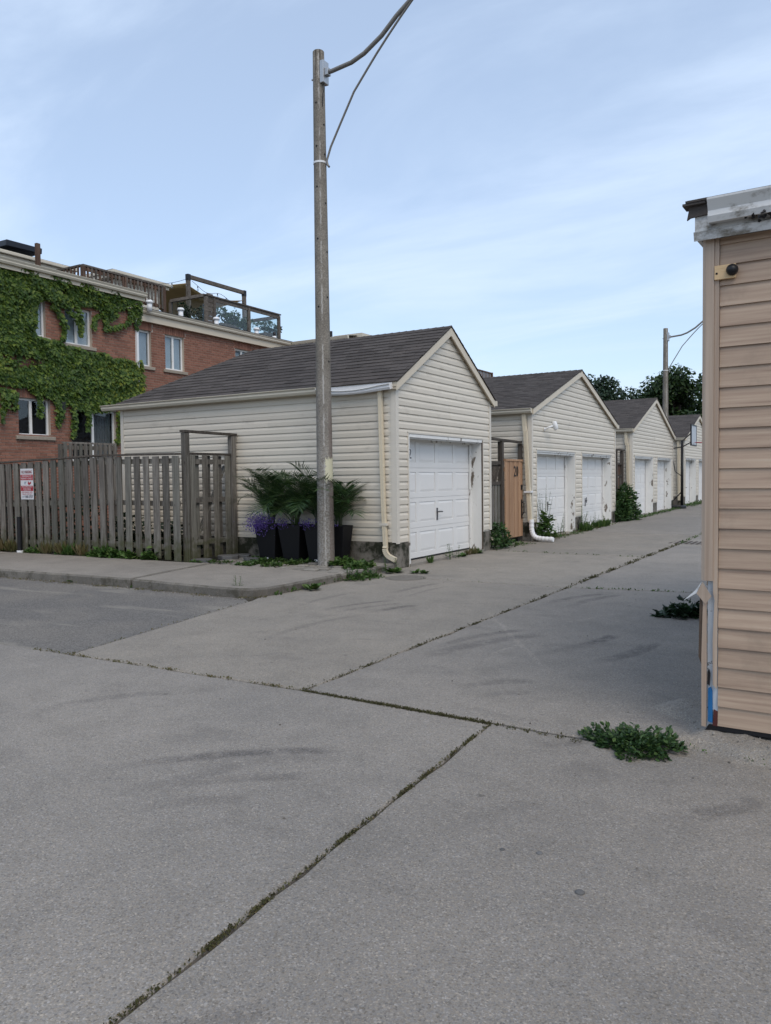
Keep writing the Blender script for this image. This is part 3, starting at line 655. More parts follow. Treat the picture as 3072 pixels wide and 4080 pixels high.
def garage(label, Y0, Y1, doors, dtop, zE, zR, parts=False, cols=4, first=False, base=0.0, seams=()):
    ym = (Y0+Y1)/2; root = empty('garage', (XF, ym, base), label, 'garage', 'cream vinyl garages along the alley')
    half = (Y1-Y0)/2; hs = half+.07; sl_ = (zR-zE)/hs; th = math.atan(sl_); XO = XF+.075
    zu = lambda y: zE-.012+(hs-abs(y-ym))*sl_           # underside of the roof
    wx = XF-.016                                         # wall plane behind the siding
    zs = base+.42
    # walls (sheathing) with door openings
    mb = MB(); ys = [Y0]+[q for d in doors for q in d]+[Y1]
    for i in range(0, len(ys), 2): mb.box(wx-.12, wx, ys[i], ys[i+1], base-.05, dtop, .5)
    mb.prism([(Y0, dtop), (Y1, dtop), (Y1, zE-.02), (ym, zu(ym)-.01), (Y0, zE-.02)], 'x', wx-.12, wx, .5)
    mb.box(XB+.02, wx-.121, Y0+.016, Y0+.12, base-.05, zE-.02, .5); mb.box(XB+.02, wx-.121, Y1-.12, Y1-.016, base-.05, zE-.02, .5); mb.box(XB, XB+.12, Y0+.016, Y1-.016, base-.05, zE-.02, .5)
    mb.build('wall', M['trim'], root)
    # foundation
    for a_, c_ in ((Y0-.01, Y0+.10), (Y1-.1, Y1+.01)):
        mb = MB(); mb.box(XB-.01, wx-.121, a_, c_, base-.1, zs+.01, .5); mb.build('foundation', M['found'], root, bevel=.008)
    for i in range(0, len(ys), 2):
        y0_, y1_ = ys[i], ys[i+1]; a_ = y0_-.012 if i == 0 else y0_+.004; c_ = y1_+.012 if i == len(ys)-2 else y1_-.004
        mb = MB(); mb.box(wx-.1205, wx+.010, a_, c_, base-.1, zs-.03 if i else zs+.012, .5); mb.build('foundation', M['found'], root, bevel=.008)
    # front siding
    TF = lambda s, d, z: (wx+d, s, z); h = .123
    zf0 = zs; k = 0
    while True:
        z0 = zf0+k*h; k += 1
        if z0 > zu(ym)-.10: break
        z1 = z0+h
        def lim(sgn):
            def fn(z):
                lo = (Y0+.02) if sgn < 0 else (Y1-.02)
                if z > zE-.05:
                    r_ = hs-(z-zE+.05)/sl_*1.0; r_ = max(r_, .01); q = ym+sgn*r_
                    return max(lo, q) if sgn < 0 else min(lo, q)
                return lo
            return fn
        if z1 <= dtop+.02:
            for i in range(0, len(ys), 2):
                a_ = ys[i]+.02 if i == 0 else ys[i]+.025; c_ = ys[i+1]-.02 if i == len(ys)-2 else ys[i+1]-.025
                board(TF, z0, 0, h, lambda z, a_=a_: a_, lambda z, c_=c_: c_, PROF, 'siding_board', M['siding'], root)
        elif z0 < dtop+.03:
            zl = dtop+.03-z0
            board(TF, z0, zl, h, lim(-1), lim(1), PROF, 'siding_board', M['siding'], root)
            for i in range(0, len(ys), 2):
                a_ = ys[i]+.02 if i == 0 else ys[i]+.025; c_ = ys[i+1]-.02 if i == len(ys)-2 else ys[i+1]-.025
                board(TF, z0, 0, zl-.001, lambda z, a_=a_: a_, lambda z, c_=c_: c_, PROF, 'siding_board', M['siding'], root)
        else:
            sm = seams[(k//2) % len(seams)] if seams and z0 < zE-.1 and (k//2) % 2 else None
            if sm:
                board(TF, z0, 0, h, lim(-1), lambda z: sm, PROF, 'siding_board', M['siding'], root)
                board(lambda s, d, z: (wx+d+.0025, s, z), z0, 0, h, lambda z: sm-.012, lim(1), PROF, 'siding_board', M['siding'], root)
            else: board(TF, z0, 0, h, lim(-1), lim(1), PROF, 'siding_board', M['siding'], root)
    # side siding facing the camera
    TS = lambda s, d, z: (s, Y0+.016-d, z); k = 0
    while zs+k*h < zE-.10:
        z0 = zs+k*h; zh = min(h, zE-.03-z0)
        if parts and k % 5 in (1, 2): sm = XF-1.2-((k*1.7) % 4.3)
        else: sm = None
        if sm:
            board(TS, z0, 0, zh, lambda z: XB+.05, lambda z: sm, PROF, 'siding_board', M['siding'], root)
            board(lambda s, d, z: (s, Y0+.016-d-.0025, z), z0, 0, zh, lambda z: sm-.012, lambda z: XF-.04, PROF, 'siding_board', M['siding'], root)
        else: board(TS, z0, 0, zh, lambda z: XB+.05, lambda z: XF-.04, PROF, 'siding_board', M['siding'], root)
        k += 1
    # corner posts
    for (yc, s) in ((Y0, 1), (Y1, -1)):
        zt = zE-.03; zb = base+.405
        mb = MB(); a_, c_ = sorted((yc-.012*s, yc+.075*s)); mb.box(XF-.01, XF+.012, a_, c_, zb, zt, .5)
        a_, c_ = sorted((yc-.012*s, yc+.010*s)); mb.box(XF-.085, XF-.0105, a_, c_, zb, zt, .5); mb.build('corner_trim', M['trim'], root)
    mb = MB(); mb.box(XB-.012, XB+.07, Y0-.012, Y0+.01, base+.405, zE-.03, .5); mb.build('corner_trim', M['trim'], root)
    # rake fascia boards, front overhang soffit
    for s in (-1, 1):
        ye = ym+s*hs; mb = MB()
        mb.prism([(ye, zE-.145), (ye, zE+.0), (ym, zR-.0), (ym, zR-.16)], 'x', XO-.022, XO, .5); mb.build('rake_board', M['fascia'], root)
        mb = MB(); mb.prism([(ye, zE-.10), (ye, zE-.085), (ym, zR-.085), (ym, zR-.10)], 'x', XF-.005, XO-.0225, .5); mb.build('soffit', M['fascia'], root)
    # eave fascia + soffit, both sides
    for s, yc in ((-1, Y0), (1, Y1)):
        ye = yc+s*.07; mb = MB(); a_, c_ = sorted((ye, ye-s*.02)); mb.box(XB-.05, XO-.0225, a_, c_, zE-.12, zE-.006, .5); a_, c_ = sorted((ye-s*.0205, yc-s*.01)); mb.box(XB-.05, XO-.0225, a_, c_, zE-.119, zE-.105, .5); mb.build('eave_board', M['fascia'], root)
    # gutters
    mb = MB(); gy = Y0-.072
    if first:
        kgutter(mb, -13.12, -7.80, gy, zE-.012); g1_ = mb.build('gutter', M['gutter'], root)
        mb = MB(); kgutter(mb, -7.79, -6.37, gy, zE-.014, x_ang=lambda t: .25+.65*math.sin(math.pi*min(1, t*1.05))**1.0*(1-.35*t)); mb.build('bent_gutter', M['gutterwhite'], root)
    else:
        kgutter(mb, XB-.2, XF+.05, gy, zE-.012); mb.build('gutter', M['gutter'], root)
    mb = MB(); mb.box(XF-.4, XF+.07, Y1+.073, Y1+.20, zE-.11, zE-.012, .5); mb.build('gutter_end', M['fascia'], root)
    # roof: deck, then shingles
    zt = zE-.001; ridge_x = XB-.06+hs; deck = MB(); xb = XB-.06
    A = [(XO, Y0-.07, zE), (xb, Y0-.07, zE), (ridge_x, ym, zR), (XO, ym, zR), (XO, Y1+.07, zE), (xb, Y1+.07, zE)]
    lo = [(x, y, z-.02) for x, y, z in A]
    deck.add(A+lo, [(0, 3, 2, 1), (3, 4, 5, 2), (1, 2, 5), (6, 7, 8, 9), (9, 8, 11, 10), (7, 11, 8), (0, 6, 9, 3), (3, 9, 10, 4)], .5)
    roof = deck.build('roof', M['deckroof'], root)
    st = MB(); L = hs/math.cos(th); c_, s_ = math.cos(th), math.sin(th)
    Lx = XO-xb
    n1 = shingle_slope((XO+.015, Y0-.07-.02, zE-.012), (-1, 0, 0), (0, c_, s_), (0, -s_*1, c_), lambda u: (0.0, Lx+.015-(u*c_)), L, st) if not parts else \
         shingle_slope((xb, Y0-.07-.02, zE-.012), (1, 0, 0), (0, c_, s_), (0, -s_, c_), lambda u: (u*c_, Lx+.015), L+.02, st, roof, 300)
    shingle_slope((XO+.015, Y1+.07+.02, zE-.012), (-1, 0, 0), (0, -c_, s_), (0, s_, c_), lambda u: (0.0, Lx+.015-(u*c_)), L, st)
    shingle_slope((xb-.02, Y0-.07, zE-.012), (0, 1, 0), (c_, 0, s_), (-s_, 0, c_), lambda u: (u*c_, 2*hs-u*c_), L, st)
    # ridge and hip caps
    def caps(a, e, hw):
        a = np.array(a, float); e = np.array(e, float); Ln = np.linalg.norm(e-a); n = int(Ln/.15); d = (e-a)/Ln; sd = np.cross(d, (0, 0, 1)); sd /= np.linalg.norm(sd)
        for i in range(n):
            q0 = a+d*i*Ln/n; q1 = a+d*((i+1)*Ln/n+.02); dr = np.array((0, 0, -hw*.75))
            vs = [q0+sd*hw+dr+(0, 0, .02), q0+(0, 0, .026), q0-sd*hw+dr+(0, 0, .02), q1+sd*hw+dr+(0, 0, .012), q1+(0, 0, .014), q1-sd*hw+dr+(0, 0, .012)]
            vs += [v-np.array((0, 0, .012)) for v in vs[:3]]
            st.add(vs, [(0, 1, 4, 3), (1, 2, 5, 4), (0, 6, 7, 1), (1, 7, 8, 2)])
    caps((XO+.01, ym, zR-.004), (ridge_x, ym, zR-.004), .13)
    caps((xb, Y0-.07, zE), (ridge_x, ym, zR-.002), .12); caps((xb, Y1+.07, zE), (ridge_x, ym, zR-.002), .12)
    stuff(st.build('shingles', M['shingle'], roof, fix=False))
    # openings: jambs, header, trim, door
    for di, (ya, yb) in enumerate(doors):
        Xd = XF-.25
        mb = MB(); mb.box(Xd-.06, XF-.002, yb-.03, yb-.001, base, dtop-.03, .5); mb.build('jamb', M['peel'], root)
        mb = MB(); mb.box(Xd-.06, XF-.002, ya+.001, ya+.03, base, dtop-.03, .5); mb.build('jamb', M['peel'], root)
        mb = MB(); mb.box(Xd-.06, XF-.002, ya+.001, yb-.001, dtop-.03, dtop-.001, .5); mb.box(XF-.07, XF-.03, ya+.031, yb-.031, dtop-.075, dtop-.031, .5); mb.box(Xd+.006, Xd+.03, ya+.031, yb-.09, dtop-.10, dtop-.0315, .5); mb.build('header', M['peel'], root)
        mb = MB(); mb.box(Xd+.006, Xd+.03, yb-.11, yb-.0305, base, dtop-.0315, .5); mb.build('door_stop', M['peel'], root)
        for (a_, c_) in ((ya-.026, ya+.002), (yb-.002, yb+.026)):
            mb = MB(); mb.box(XF-.012, XF+.010, a_, c_, base+.40, dtop+.03, .5); mb.build('door_trim', M['trim'], root)
        if first:
            mb = MB(); mb.box(XF-.011, XF+.006, yb-.035, yb-.0022, base+.0, dtop-.02, .5); mb.build('brick_mould', M['brownwood'], root)
            mb = MB(); mb.box(XF-.011, XF+.006, ya+.0022, ya+.03, base+.0, dtop-.02, .5); mb.build('brick_mould', M['peel'], root)
            mb = MB(); mb.box(XF-.011, XF+.004, ya+.03, yb-.036, dtop-.055, dtop-.005, .5); mb.build('brick_mould', M['peel'], root)
        mb = MB(); mb.box(XF-.012, XF+.012, ya-.026, yb+.026, dtop+.003, dtop+.032, .5); mb.build('door_trim', M['trim'], root)
        garage_door(root, ya+.031, yb-.031, base+.035 if not first else .075, dtop-.032, Xd, cols, (ya+yb)/2+(-.0 if di == 0 else -.35), H=(di == 1 and not first))
        mb = MB(); mb.box(Xd-.3, XF+.02, ya+.002, yb-.002, base-.05, base+.012 if not first else .045, .5); mb.build('sill', M['pad'], root)
        mb = MB(); mb.box(Xd-1.2, Xd-1.15, ya-.2, yb+.2, base, dtop+.1, .5); 
    return root

def concat(*a): return [p for q in a for p in q]
g1 = garage('single garage with cream siding and dark hip roof beside the concrete lamp post', 10.90, 14.64, [(11.30, 14.25)], 2.185, 2.99, 4.14, parts=True, first=True, seams=(12.95, 12.85))
g2 = garage('double garage with a white security light on its gable, behind the cedar gate', 16.93, 23.95, [(17.25, 20.08), (20.66, 23.54)], 2.06, 2.99, 4.22, seams=(21.4, 20.6))
g3 = garage('double garage with peeling white jambs, past the climbing weed bush', 26.02, 32.45, [(26.32, 28.99), (29.64, 32.14)], 2.10, 2.98, 4.20, base=gz(29)*.7, seams=(29.3,))
g4 = garage('farthest double garage, behind the basketball hoop', 34.75, 41.3, [(35.0, 37.45), (38.1, 40.9)], 2.17, 3.02, 4.17, base=gz(38)*.7, seams=(38,))

# downspouts
y_ = 10.90-.052
d1 = downspout(g1, [(-6.615, y_, 2.90), (-6.60, y_, 2.0), (-6.575, y_, .90), (-6.545, y_, .34)], M['spout'], .068, .052)
mb = MB(); cur = [(-6.545, y_, .36)]
for k in range(8):
    a_ = k/7*1.25; cur.append((-6.545+.14*(1-math.cos(a_))+.0, y_-.02, .33-.14*math.sin(a_)))
cur.append((-6.545+.20, y_-.03, .155))
for a_, c_ in zip(cur, cur[1:]): mb.beam(a_, c_, .074, .058, up=(0, -1, 0), r=.5)
mb.build('elbow', M['spout'], d1)
mb = MB(); mb.box(-6.64, -6.50, y_-.037, y_+.045, .70, .74, .5); mb.build('strap', M['trim'], d1)
y2 = 16.93-.055
d2 = downspout(g2, [(PY(2087, 1640, y2)[0], y2, 2.90), (PY(2090, 1700, y2)[0], y2, 2.58), (PY(2094, 1720, y2)[0], y2-.01, 2.46), (PY(2106, 1930, y2)[0], y2-.03, 1.3), (-6.36, y2-.05, .46)], M['spout'], .09, .065)
mb = MB(); mb.box(-6.49, -6.33, y2-.09, y2+.06, 1.10, 1.14, .5); mb.build('strap', M['plastic_white'], d2)
mb = MB(); bl = G(2105, 2170)
path = [(-6.33, y2-.05, .50), (-6.33, y2-.05, .30), (-6.31, y2-.05, .20), (-6.26, y2-.06, .12), (-6.16, y2-.08, .085), (-6.0, y2-.10, .075), (-5.80, y2-.12, .07)]
pp = []
for a_, c_ in zip(path, path[1:]):
    for t in (0, .25, .5, .75): pp.append(Vector(a_).lerp(Vector(c_), t))
pp.append(Vector(path[-1]))
mb.tube(pp, [.058 if i % 2 else .050 for i in range(len(pp))], 14, .5); mb.build('drain_hose', M['plastic_white'], d2)
y3 = 26.02-.055
d3 = downspout(g3, [(-6.56, y3, 2.92), (-6.54, y3, 2.5), (-6.50, y3, 2.42), (-6.47, y3, .5), (-6.40, y3, .25)], M['spout'], .09, .065)
y4 = 34.75-.055
d4 = downspout(g4, [(-6.60, y4, 2.9), (-6.56, y4, .4)], M['spout'], .09, .065)
# small plate with the house number on the first garage's door, half hidden by the jamb
def text_mesh(s, size, sx=1.0, ext=.0008, align='CENTER'):
    cu = bpy.data.curves.new('text', 'FONT'); cu.body = s; cu.size = size; cu.align_x = align; cu.align_y = 'CENTER'; cu.extrude = ext; cu.resolution_u = 2; cu.offset = 0.0
    ob = bpy.data.objects.new('text', cu); COL.objects.link(ob); bpy.context.view_layer.update()
    dg = bpy.context.evaluated_depsgraph_get(); me = bpy.data.meshes.new_from_object(ob.evaluated_get(dg)); bpy.data.objects.remove(ob)
    for v in me.vertices: v.co.x *= sx
    return me
def bold(me, k):   # fatten flat lettering a little by doubling it sideways
    return me
q = PX(1633, 1810, -6.605)
plate = MB(); plate.box(-6.612, -6.603, q[1]-.10, q[1]+.045, q[2]-.11, q[2]+.11, .5); pl = plate.build('number_plate', M['plastic_white'], g1)
me = text_mesh('2', .24); o = link('number', me, M['black'], pl); o.rotation_euler = (R_(90), 0, R_(90)); o.location = Vector((-6.6015, q[1]-.005, q[2]))-wl(pl)
# security light on g2
q = PX(2172, 1702, XF); root = empty('security_light', (XF+.014, q[1], q[2]), 'small white security light fixed on the gable siding of a double garage', 'light')
mb = MB(); mb.tube([(XF+.014, q[1]-.09, q[2]-.05), (XF+.03, q[1]-.09, q[2]-.05)], .042, 14); mb.build('mount', M['plastic_white'], root)
mb = MB(); mb.tube([(XF+.03, q[1]-.09, q[2]-.05), (XF+.12, q[1]-.08, q[2]-.01), (XF+.18, q[1]-.0, q[2]+.02)], .022, 8); mb.build('arm', M['plastic_white'], root)
mb = MB(); mb.tube([(XF+.17, q[1]+.03, q[2]+.10), (XF+.20, q[1]+.05, q[2]+.10), (XF+.24, q[1]+.08, q[2]-.05), (XF+.25, q[1]+.085, q[2]-.065)], [.035, .058, .058, .04], 12); mb.build('lamp_head', M['plastic_white'], root, smooth=True)

# =====================================================================
# STREET LAMPS
# =====================================================================
PB = G(1300, 2248, .10)                         # foot of the near pole
def street_lamp(loc, label, z0, top, mat, r0=.137, r1=.089, near=False, armz=None):
    cx, cy = loc; root = empty('street_lamp', (cx, cy, z0), label, 'street lamp', 'concrete street lamps of the alley')
    mb = MB(); n = 28; prof = [(r0+.0, -.1)]+[(r0+(r1-r0)*t, (top-z0)*t) for t in np.linspace(0, 1, 12)]+[(r1*.9, top-z0+.012), (.001, top-z0+.014)]
    mb.lathe((cx, cy, z0), prof, n, .5); mb.build('pole', mat, root, smooth=True)
    az_ = top-.34
    pts = [(.10, az_), (.24, az_-.01), (.61, az_+.02), (.84, az_+.09), (1.15, az_+.26), (1.41, az_+.47), (1.66, az_+.63), (2.1, az_+.86), (2.6, az_+1.0)]
    mb = MB(); mb.tube([(cx+a, cy, z) for a, z in pts], .033, 12, .5); mb.build('arm', M['galvpaint'], root, smooth=True)
    b0 = top-1.70
    pts = [(r1+.085, b0-.085), (r1+.055, b0-.05), (r1+.04, b0+.02)]+[(q[0]-PB[0], q[2]-8.08+top) for q in (PY(x, y, PB[1]) for x, y in ((1318, 585), (1355, 496), (1410, 366), (1466, 271), (1502, 211), (1546, 142), (1597, 65), (1646, -5)))]+[(2.1, az_+.80)]
    mb = MB(); mb.tube([(cx+a, cy, z) for a, z in pts], .017, 8, .5); mb.build('brace', M['galvpaint'], root, smooth=True)
    mb = MB(); mb.box(cx+r1-.02, cx+r1+.05, cy-.075, cy+.075, az_-.17, az_+.17); mb.box(cx+r1+.05, cx+.20, cy-.045, cy+.045, az_-.06, az_+.055); mb.build('bracket', M['galv'], root, bevel=.008)
    mb = MB(); mb.tube([(cx-r1-.03, cy-.02, az_-.06), (cx-r1+.03, cy-.02, az_-.05)], .014, 8); mb.build('bolt', M['galv'], root)
    rb = r0+(r1-r0)*(b0-z0)/(top-z0)
    mb = MB(); mb.lathe((cx, cy, b0-.012), [(rb+.002, 0), (rb+.007, 0), (rb+.007, .03), (rb+.002, .03)], 28, .5); mb.build('band', M['plastic_white'], root)
    mb = MB(); pr_ = [(2.5, 1.0), (2.7, 1.06), (3.15, 1.10), (3.3, 1.06)]; rr = [.05, .12, .13, .03]
    mb.tube([(cx+a, cy, az_+z) for a, z in pr_], rr, 12, .5); mb.build('lamp_head', M['galv'], root, smooth=True)
    if near:
        mb = MB(); mb.tube([(cx+r1+.03, cy-.03, az_-.15), (cx+r1+.05, cy-.05, az_-.26), (cx+r1+.02, cy-.05, az_-.33), (cx+r1-.0, cy-.04, az_-.52)], .006, 6); mb.build('cable', M['black'], root)
        for zc, side in [(7.28, -.45), (6.95, .75), (6.62, -.45), (6.5, .8), (6.0, -.45), (5.75, .8), (5.2, -.45), (5.0, .85), (4.3, .8), (4.15, -.45), (3.3, .8)]:
            r = r0+(r1-r0)*(zc-z0)/(top-z0); ang = math.asin(max(-.95, min(.95, side))); d = -np.array([math.sin(0), 0]) if False else None
            rt = np.array([_R[0], _R[1]]); fw = np.array([_R[1], -_R[0]])
            dv = rt*math.sin(ang)+fw*math.cos(ang); mb = MB()
            mb.tube([(cx+dv[0]*(r-.01), cy+dv[1]*(r-.01), zc), (cx+dv[0]*(r+.002), cy+dv[1]*(r+.002), zc)], .016, 10); mb.build('bolt_hole', M['dark'], root)
    return root
M['galvpaint'] = simple('weathered_steel_tube', (.21, .20, .185), .55, .04, 8, .12, metal=.3)
street_lamp((PB[0], PB[1]), 'tall concrete street lamp post with a chipped pale paint patch, beside the black planters', .05, 8.08, mk_pole(PB[0], PB[1], True), near=True)
street_lamp((-6.92, 33.75), 'distant concrete street lamp post rising behind a garage gable by the basketball hoop', .1, 7.42, mk_pole(-6.92, 33.75, False))

# =====================================================================
# FENCE, GATE, SIGN
# =====================================================================
FY = 9.56
fence = empty('fence', (-12.5, FY, .1), 'weathered grey board fence along the sidewalk with gaps between boards', 'fence')
x = -17.6; k = 0
def ftop(x): return 1.87+ (min(x, -11.8)+15.0)/3.2*.075 if x < -11.8 else 1.945-(x+11.8)*.012
while x < -9.80:
    wd = random.uniform(.138, .165); zt = ftop(x)-.045+random.uniform(-.008, .008); zb = .13+random.uniform(-.03, .03)
    tl = random.uniform(-.012, .012); yy = FY-.02+random.uniform(-.004, .004)
    mb = MB(); mb.prism([(x-wd/2-tl, zb), (x+wd/2-tl, zb), (x+wd/2+tl, zt), (x-wd/2+tl, zt)], 'y', yy-.019, yy); mb.build('board', M['fence'], fence, bevel=.003)
    xb_ = x+.115; wd = random.uniform(.12, .14)
    mb = MB(); mb.prism([(xb_-wd/2, zb), (xb_+wd/2, zb), (xb_+wd/2, zt), (xb_-wd/2, zt)], 'y', FY+.062, FY+.081); mb.build('board', M['fence'], fence)
    x += random.uniform(.222, .236); k += 1
for z in (.34, 1.08, 1.80):
    for (xa, xc) in ((-17.7, -14.9), (-14.9, -11.82), (-11.82, -9.8)):
        mb = MB(); dz0 = ftop(xa)-1.93; dz1 = ftop(xc)-1.93
        mb.beam((xa, FY+.021, z+dz0), (xc-.004, FY+.021, z+dz1), .04, .085); mb.build('rail', M['fence'], fence)
for (xa, xc) in ((-17.7, -14.9), (-14.9, -11.82), (-11.82, -9.8)):
    mb = MB(); mb.beam((xa, FY+.015, ftop(xa)-.012), (xc-.004, FY+.015, ftop(xc-.01)-.012), .14, .03); mb.build('cap_rail', M['oldwood'], fence)
for xp in (-17.6, -14.85, -11.85):
    mb = MB(); mb.box(xp-.045, xp+.045, FY+.085, FY+.175, .0, ftop(xp)-.03); mb.build('post', M['fence'], fence)

gate = empty('garden_gate', (-9.72, 10.25, .1), 'weathered grey wooden gate under a tall post frame against the garage side', 'gate')
gx = -9.72
mb = MB(); mb.box(gx-.05, gx+.05, 9.60, 9.70, .05, 2.26); mb.build('post', M['fence'], gate, bevel=.004)
mb = MB(); mb.box(gx-.05, gx+.05, 10.74, 10.85, .05, 2.25); mb.build('post', M['fence'], gate, bevel=.004)
mb = MB(); mb.beam((gx, 9.585, 2.288), (gx, 10.87, 2.278), .12, .04); mb.build('top_beam', M['oldwood'], gate)
mb = MB(); mb.box(gx-.045, gx+.035, 9.71, 10.73, 1.895, 1.935); mb.build('cap_rail', M['oldwood'], gate)
y = 9.725; k = 0
while y < 10.70:
    wd = random.uniform(.115, .14); mb = MB(); fr = k % 2
    xo = gx+(.032 if not fr else -.03); t = random.uniform(-.01, .01)
    mb.prism([(y, .12), (min(y+wd, 10.73), .12), (min(y+wd, 10.73)+t, 1.89), (y+t, 1.89)], 'x', xo-.018, xo); mb.build('board', M['fence'], gate, bevel=.003)
    y += wd+(.01 if k % 2 else .0)+.012; k += 1
for z in (.4, 1.12, 1.78):
    mb = MB(); mb.box(gx-.029, gx+.0135, 9.71, 10.73, z-.04, z+.045); mb.build('rail', M['fence'], gate)
mb = MB(); mb.beam((gx-.058, 9.80, .25), (gx-.058, 10.66, 1.72), .018, .085, up=(1, 0, 0)); mb.build('diagonal_brace', M['fence'], gate)

# sign
s0 = PY(80, 1868, FY-.05); s1 = PY(134, 1990, FY-.05); sxm = (s0[0]+s1[0])/2; szm = (s0[2]+s1[2])/2; SW, SH = s1[0]-s0[0], s0[2]-s1[2]; sy = FY-.0435
sign = empty('parking_sign', (sxm, sy, s1[2]), 'white and red NO PARKING sign screwed to the weathered fence', 'sign')
mb = MB(); mb.box(sxm-SW/2, sxm+SW/2, sy-.003, sy, szm-SH/2, szm+SH/2, .5); plate = mb.build('plate', M['signwhite'], sign, bevel=.001)
def band(z0, z1, mt, x0=-.5, x1=.5, d=.0042):
    mb = MB(); mb.box(sxm+SW*x0, sxm+SW*x1, sy-d, sy-d+.0008, szm+SH*(.5-z1), szm+SH*(.5-z0), .5); mb.build('printed_band', mt, plate)
band(.195, .375, M['signred'], -.485, .485); band(.555, .725, M['signred'], -.485, .485)
def line(t, zf, hf, wf, mt, xo=0.0):
    me = text_mesh(t, SH*hf*1.38, 1.0, .0003); xs = [v.co.x for v in me.vertices]; k = SW*wf/(max(xs)-min(xs)); mid = (max(xs)+min(xs))/2
    for v in me.vertices: v.co.x = (v.co.x-mid)*k
    o = link('lettering', me, mt, plate); o.rotation_euler = (R_(90), 0, 0); o.location = Vector((sxm+SW*xo, sy-.0052, szm+SH*(.5-zf)))-wl(plate)
line('NO PARKING', .115, .10, .80, M['signred']); line('NO PARKING', .115, .10, .805, M['signred'], .006)
line('PARKING BY', .245, .062, .78, M['signwhite']); line('PERMIT ONLY', .325, .062, .88, M['signwhite'])
line('UNAUTHORIZED VEHICLES', .588, .040, .86, M['signwhite']); line('WILL BE TOWED AT', .640, .040, .62, M['signwhite']); line("OWNER'S EXPENSE", .692, .040, .62, M['signwhite'])
line('FOR PARKING INFO', .770, .045, .86, M['signred']); line('PLEASE CONTACT', .832, .045, .78, M['signred'])
line('647', .915, .072, .22, M['signgrey'], -.28); line('100-5757', .915, .085, .58, M['signdark'], .15); line('100-5757', .915, .085, .575, M['signdark'], .158)
# towing pictogram: a car hung from a hook
mb = MB(); cz = szm+SH*(.5-.465)
def pic(poly, mt):
    mb = MB(); mb.prism([(sxm+SW*a, cz+SH*b_) for a, b_ in poly], 'y', sy-.0046, sy-.0038, .5); mb.build('pictogram', mt, plate)
pic([(.08, -.04), (.16, -.07), (.26, -.045), (.32, -.02), (.33, .03), (.27, .045), (.24, .0), (.17, .02), (.12, .055), (.07, .045), (.10, .02), (.06, -.0)], M['signred'])
pic([(-.18, -.05), (-.13, -.05), (-.12, -.01), (-.02, .045), (-.03, .055), (-.13, .005), (-.10, .04), (-.15, .05), (-.2, .02)], M['signgrey'])
c = PY(75, 2120, FY-.10)
root = empty('pipe_stub', (c[0]+.05, FY-.12, .1), 'short black pipe post standing at the foot of the fence below the sign', 'post')
mb = MB(); mb.tube([(c[0]+.05, FY-.12, .06), (c[0]+.05, FY-.12, .80)], .045, 14); mb.build('pipe', M['black'], root, smooth=False)
mb = MB(); mb.lathe((c[0]+.05, FY-.12, .10), [(.05, 0), (.06, 0), (.06, .05), (.05, .05)], 14); mb.build('collar', M['plastic_white'], root)

# =====================================================================
# PLANTERS, PALMS, FLOWERS
# =====================================================================
def frond(mb, base, azim, L, e0, bend, nl, lw, ll):
    """arching rachis with paired leaflets"""
    n = 16; pts = []; p = np.array(base, float); el = e0
    hd = np.array([math.cos(azim), math.sin(azim), 0]); sd = np.array([-math.sin(azim), math.cos(azim), 0])
    tans = []
    for i in range(n+1):
        t = i/n; el = e0-bend*t**1.6; tg = hd*math.cos(el)+np.array([0, 0, 1])*math.sin(el)
        pts.append(p.copy()); tans.append(tg); p = p+tg*L/n
    mb.tube(pts, [.007*(1-.85*i/n)+.0012 for i in range(n+1)], 5, .3)
    for j in range(nl):
        t = .22+.78*(j+.5)/nl; i = min(n-1, int(t*n)); fr = t*n-i; q = pts[i]*(1-fr)+pts[i+1]*fr; tg = tans[i]
        up = np.cross(sd, tg); up = up/np.linalg.norm(up); up = up*(1 if up[2] > 0 else -1)
        le = ll*math.sin(math.pi*min(1, .16+.80*(1-abs(t-.45)/.6)))**.8*random.uniform(.85, 1.1)*(1 if t < .85 else .75)
        for s in (-1, 1):
            fwd = .42+.62*t; d = sd*s*1.0+tg*fwd+up*random.uniform(.15, .38); d = d/np.linalg.norm(d)
            a = q; m1 = q+d*le*.5; d2 = d-np.array([0, 0, 1])*random.uniform(.08, .38); d2 = d2/np.linalg.norm(d2); tip = m1+d2*le*.5
            wv = np.cross(d, up); wv = wv/np.linalg.norm(wv)*lw*random.uniform(.8, 1.15)
            r = random.random()*.55+(.35 if t > .8 else 0)
            mb.add([a-wv*.35, a+wv*.35, m1+wv, m1-wv, tip], [(0, 1, 2, 3), (3, 2, 4)], r)
PXs = []
y_p = 10.62
